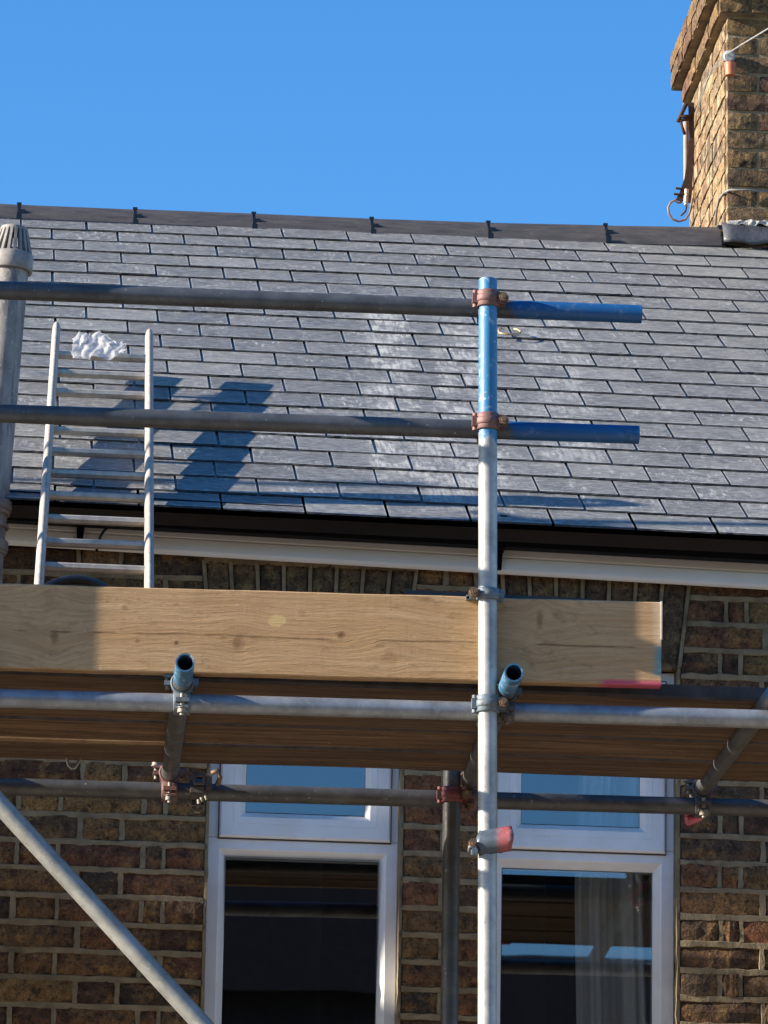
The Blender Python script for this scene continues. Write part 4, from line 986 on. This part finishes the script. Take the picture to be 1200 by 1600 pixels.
# ---------------------------------------------------------------- ladder lying up the roof slope
xx, sl_, nn = rframe(.4, .3)
def roof_h(px_, py_, h): return onplane(px_, py_, RP(.4, .3)+nn*(.008+h), nn)
LP = roof_h(233, 765, .05); sl_ = (roof_h(233, 527, .125)-LP); sl_ = (sl_-xx*sl_.dot(xx)).normalized(); nn = xx.cross(sl_).normalized()
def LD(px_, py_): return onplane(px_, py_, LP, nn)
lad = thing('ladder', 'pale aluminium ladder lying up the slates at left', 'ladder', LD(150, 912))
sL0, sL1 = LD(60, 925), LD(88, 516); sR0, sR1 = LD(233, 932), LD(233, 527)
sL0 = sL0-(sL1-sL0).normalized()*.25; sR0 = sR0-(sR1-sR0).normalized()*.25
for a, b in ((sL0, sL1), (sR0, sR1)):
    d = (b-a).normalized(); s_ = d.cross(nn).normalized(); mb = MB(); vs = []; N_ = 26; K_ = 14
    for i in range(N_+1):
        c = a.lerp(b, i/N_)
        k = .99+.015*(i % 3 == 0)
        if i == N_-1: c = b-d*.006
        if i == N_: k *= .6
        for j in range(K_):
            g = 2*math.pi*j/K_; vs.append(c+s_*(.0132*k*math.cos(g))+nn*(.031*k*math.sin(g)))
    mb.add(vs, [(i*K_+j, i*K_+(j+1) % K_, (i+1)*K_+(j+1) % K_, (i+1)*K_+j) for i in range(N_) for j in range(K_)]+[tuple(range(K_)), tuple(N_*K_+j for j in range(K_-1, -1, -1))], True)
    mb.build('stile', M_ALU, lad)
for yy in (557, 585, 615, 644.5, 675, 708, 742, 776.5, 813, 850, 888, 926):
    c = LD(150, yy); u = (c-sL0).dot((sL1-sL0).normalized()); ta = sL0+(sL1-sL0).normalized()*u; tb_ = sR0+(sR1-sR0).normalized()*(u+.0)
    mb = MB(); d = (tb_-ta).normalized(); q_ = sl_; vs = []; K_ = 18
    e1 = (Vector((0, 0, 1))-d*d.z).normalized(); e2 = d.cross(e1)
    for p in (ta, tb_):
        for j in range(K_):
            g = 2*math.pi*j/K_; rr = .0145*(1.0 if j % 2 else .93)
            y_ = min(rr*math.sin(g), .0095); vs.append(p+e1*y_+e2*(rr*1.12*math.cos(g)))
    mb.add(vs, [(j, (j+1) % K_, K_+(j+1) % K_, K_+j) for j in range(K_)]); mb.build('rung', M_ALUR, lad)

# crumpled clear bag caught on the top rungs
m_ = bpy.data.materials.new('clear_film'); m_.use_nodes = True; t = m_.node_tree; t.nodes.clear()
o_ = t.nodes.new('ShaderNodeOutputMaterial'); df = t.nodes.new('ShaderNodeBsdfDiffuse'); gl = t.nodes.new('ShaderNodeBsdfGlossy'); tr = t.nodes.new('ShaderNodeBsdfTransparent'); tl = t.nodes.new('ShaderNodeBsdfTranslucent')
df.inputs[0].default_value = (.85, .83, .8, 1); tl.inputs[0].default_value = (.8, .8, .8, 1); gl.inputs['Roughness'].default_value = .18
a1 = t.nodes.new('ShaderNodeMixShader'); a1.inputs[0].default_value = .45; a2 = t.nodes.new('ShaderNodeMixShader'); a2.inputs[0].default_value = .25; a3 = t.nodes.new('ShaderNodeMixShader'); a3.inputs[0].default_value = .58
t.links.new(df.outputs[0], a1.inputs[1]); t.links.new(tl.outputs[0], a1.inputs[2]); t.links.new(a1.outputs[0], a2.inputs[1]); t.links.new(gl.outputs[0], a2.inputs[2]); t.links.new(a2.outputs[0], a3.inputs[1]); t.links.new(tr.outputs[0], a3.inputs[2]); t.links.new(a3.outputs[0], o_.inputs[0])
M_FILM = m_
NU, NV = 44, 20; vs = []
for i in range(NU+1):
    for j in range(NV+1):
        u = i/NU; v = j/NV
        ed = .5*fbm(u*4, 2, 5)+.3*fbm(u*11, 1, 3)
        px_ = 113+80*u+6*fbm(v*5, u*3, 1); py_ = 578-(30+9*ed+6*math.sin(u*5))*v-6*u*(1-v)
        lift = .036+.012*v+.0045*math.sin(u*15+v*5+2*math.sin(u*4))+.003*math.sin(u*33-v*9+1)+.008*fbm(u*4, v*3, 2, 1)
        vs.append(LD(px_, py_)+nn*lift+xx*(.010*fbm(u*6, v*5, 4, 1))+sl_*(.02*fbm(u*5, v*3, 6, 2)))
mb = MB(); mb.add(vs, [(i*(NV+1)+j, i*(NV+1)+j+1, (i+1)*(NV+1)+j+1, (i+1)*(NV+1)+j) for i in range(NU) for j in range(NV)], True)
o = mb.build('plastic_bag', M_FILM); tag(o, 'crumpled clear plastic bag caught on the ladder top rungs', 'bag'); md = o.modifiers.new('thick', 'SOLIDIFY'); md.thickness = .0015

# little wire hook on the slates
def RO(px_, py_, l=.03):
    x_, s_, n2 = rframe(1.6, .7); return onplane(px_, py_, RP(1.6, .7)+n2*l, n2)
pts = [RO(787, 514), RO(783, 513), RO(779, 516), RO(780, 520), RO(787, 521.5), RO(800, 522), RO(812, 521), RO(814, 518), RO(809, 515), RO(803, 514)]
tag(MB().wire(pts, .0035).build('slate_hook', mat_plain('copper_wire', (.55, .36, .2), .4, .4)), 'small bent copper hook lying on the slates beside the upright', 'hook')

# ---------------------------------------------------------------- curtain in the right window
cy = FYR+.16; x0c, x1c = X(912, 1450, cy), X(1034, 1450, cy)
mb = MB(); vs = []; NU = 60; NV = 10
for i in range(NU+1):
    for j in range(NV+1):
        u = i/NU; z = SILL-.05+(HEAD-SILL)*j/NV
        uu = u+.12*math.sin(u*5+1.3)+.03*math.sin(j*.4); fold = .035*math.sin(uu*17)*(.5+u)+.02*math.sin(uu*31+1.2*(1-j/NV))+.012*math.sin(u*61+1)
        x = x0c+(x1c-x0c)*u - (1-u)*.03*(1-j/NV)+.01*math.sin(j*.7)
        vs.append((x, cy+.05+fold, z))
mb.add(vs, [(i*(NV+1)+j, i*(NV+1)+j+1, (i+1)*(NV+1)+j+1, (i+1)*(NV+1)+j) for i in range(NU) for j in range(NV)], True)
o = mb.build('curtain', mat_plain('curtain_cloth', (.8, .77, .7), .9, 0, .05)); md = o.modifiers.new('thick', 'SOLIDIFY'); md.thickness = .002
tag(o, 'pale hanging curtain inside the right window', 'curtain')

# unseen scaffold lift added beyond the left edge to shade the wall below
nx = thing('shade_scaffold', 'added unseen scaffold lift past the left edge that shades the wall', 'scaffold', (-3, 13.4, .12))
MB().box((-13, 13.52, 6.95), (-2.0, 13.66, 6.99)).build('board', M_DECKE, nx); MB().box((-13, 13.36, 6.95), (-6.3, 13.515, 6.99)).build('board', M_DECKE, nx)
for x_ in (-2.2, -5, -8, -11):
    for y_ in (13.30, 13.70): MB().tube((x_, y_, .12), (x_, y_, 8.1), SR, 12).build('standard', M_TGALV, nx)
    MB().tube((x_+.06, 13.2, 6.92), (x_+.06, 13.8, 6.92), SR, 12).build('transom', M_TGALV, nx)

# ---------------------------------------------------------------- house across the road (seen mirrored in the panes)
opp = thing('opposite_house', 'dark slate roofed house across the road, mirrored in the windows', 'house', (0, -1.5, 0))
mb = MB(); mb.box((-14, -9, 0), (16, -1.5, 5.7)); mb.build('wall', mat_plain('dark_render', (.03, .03, .032), .9, spec=.05), opp)
mb = MB(); rzp = 8.02
mb.add([(-14, -1.2, 5.55), (16, -1.2, 5.55), (16, -5.2, rzp), (-14, -5.2, rzp), (16, -9.3, 5.55), (-14, -9.3, 5.55)], [(0, 1, 2, 3), (3, 2, 4, 5), (0, 3, 5), (1, 4, 2)]); mb.build('roof', mat_plain('dark_tiles', (.016, .016, .019), .9, spec=.05), opp)
mb = MB(); mb.box((6.9, -5.9, 6.8), (8.4, -4.6, 9.6)); mb.box((6.82, -5.98, 9.6), (8.48, -4.52, 9.75)); mb.build('chimney', M_BRICKV, opp)
for x in (-3, 0, 3, 6):
    mb = MB(); mb.box((x, -1.505, 3.4), (x+.9, -1.46, 4.9)); f_ = mb.build('window', M_UPVC, opp); MB().box((x+.07, -1.455, 3.47), (x+.83, -1.45, 4.83)).build('pane', M_GASKET, f_)
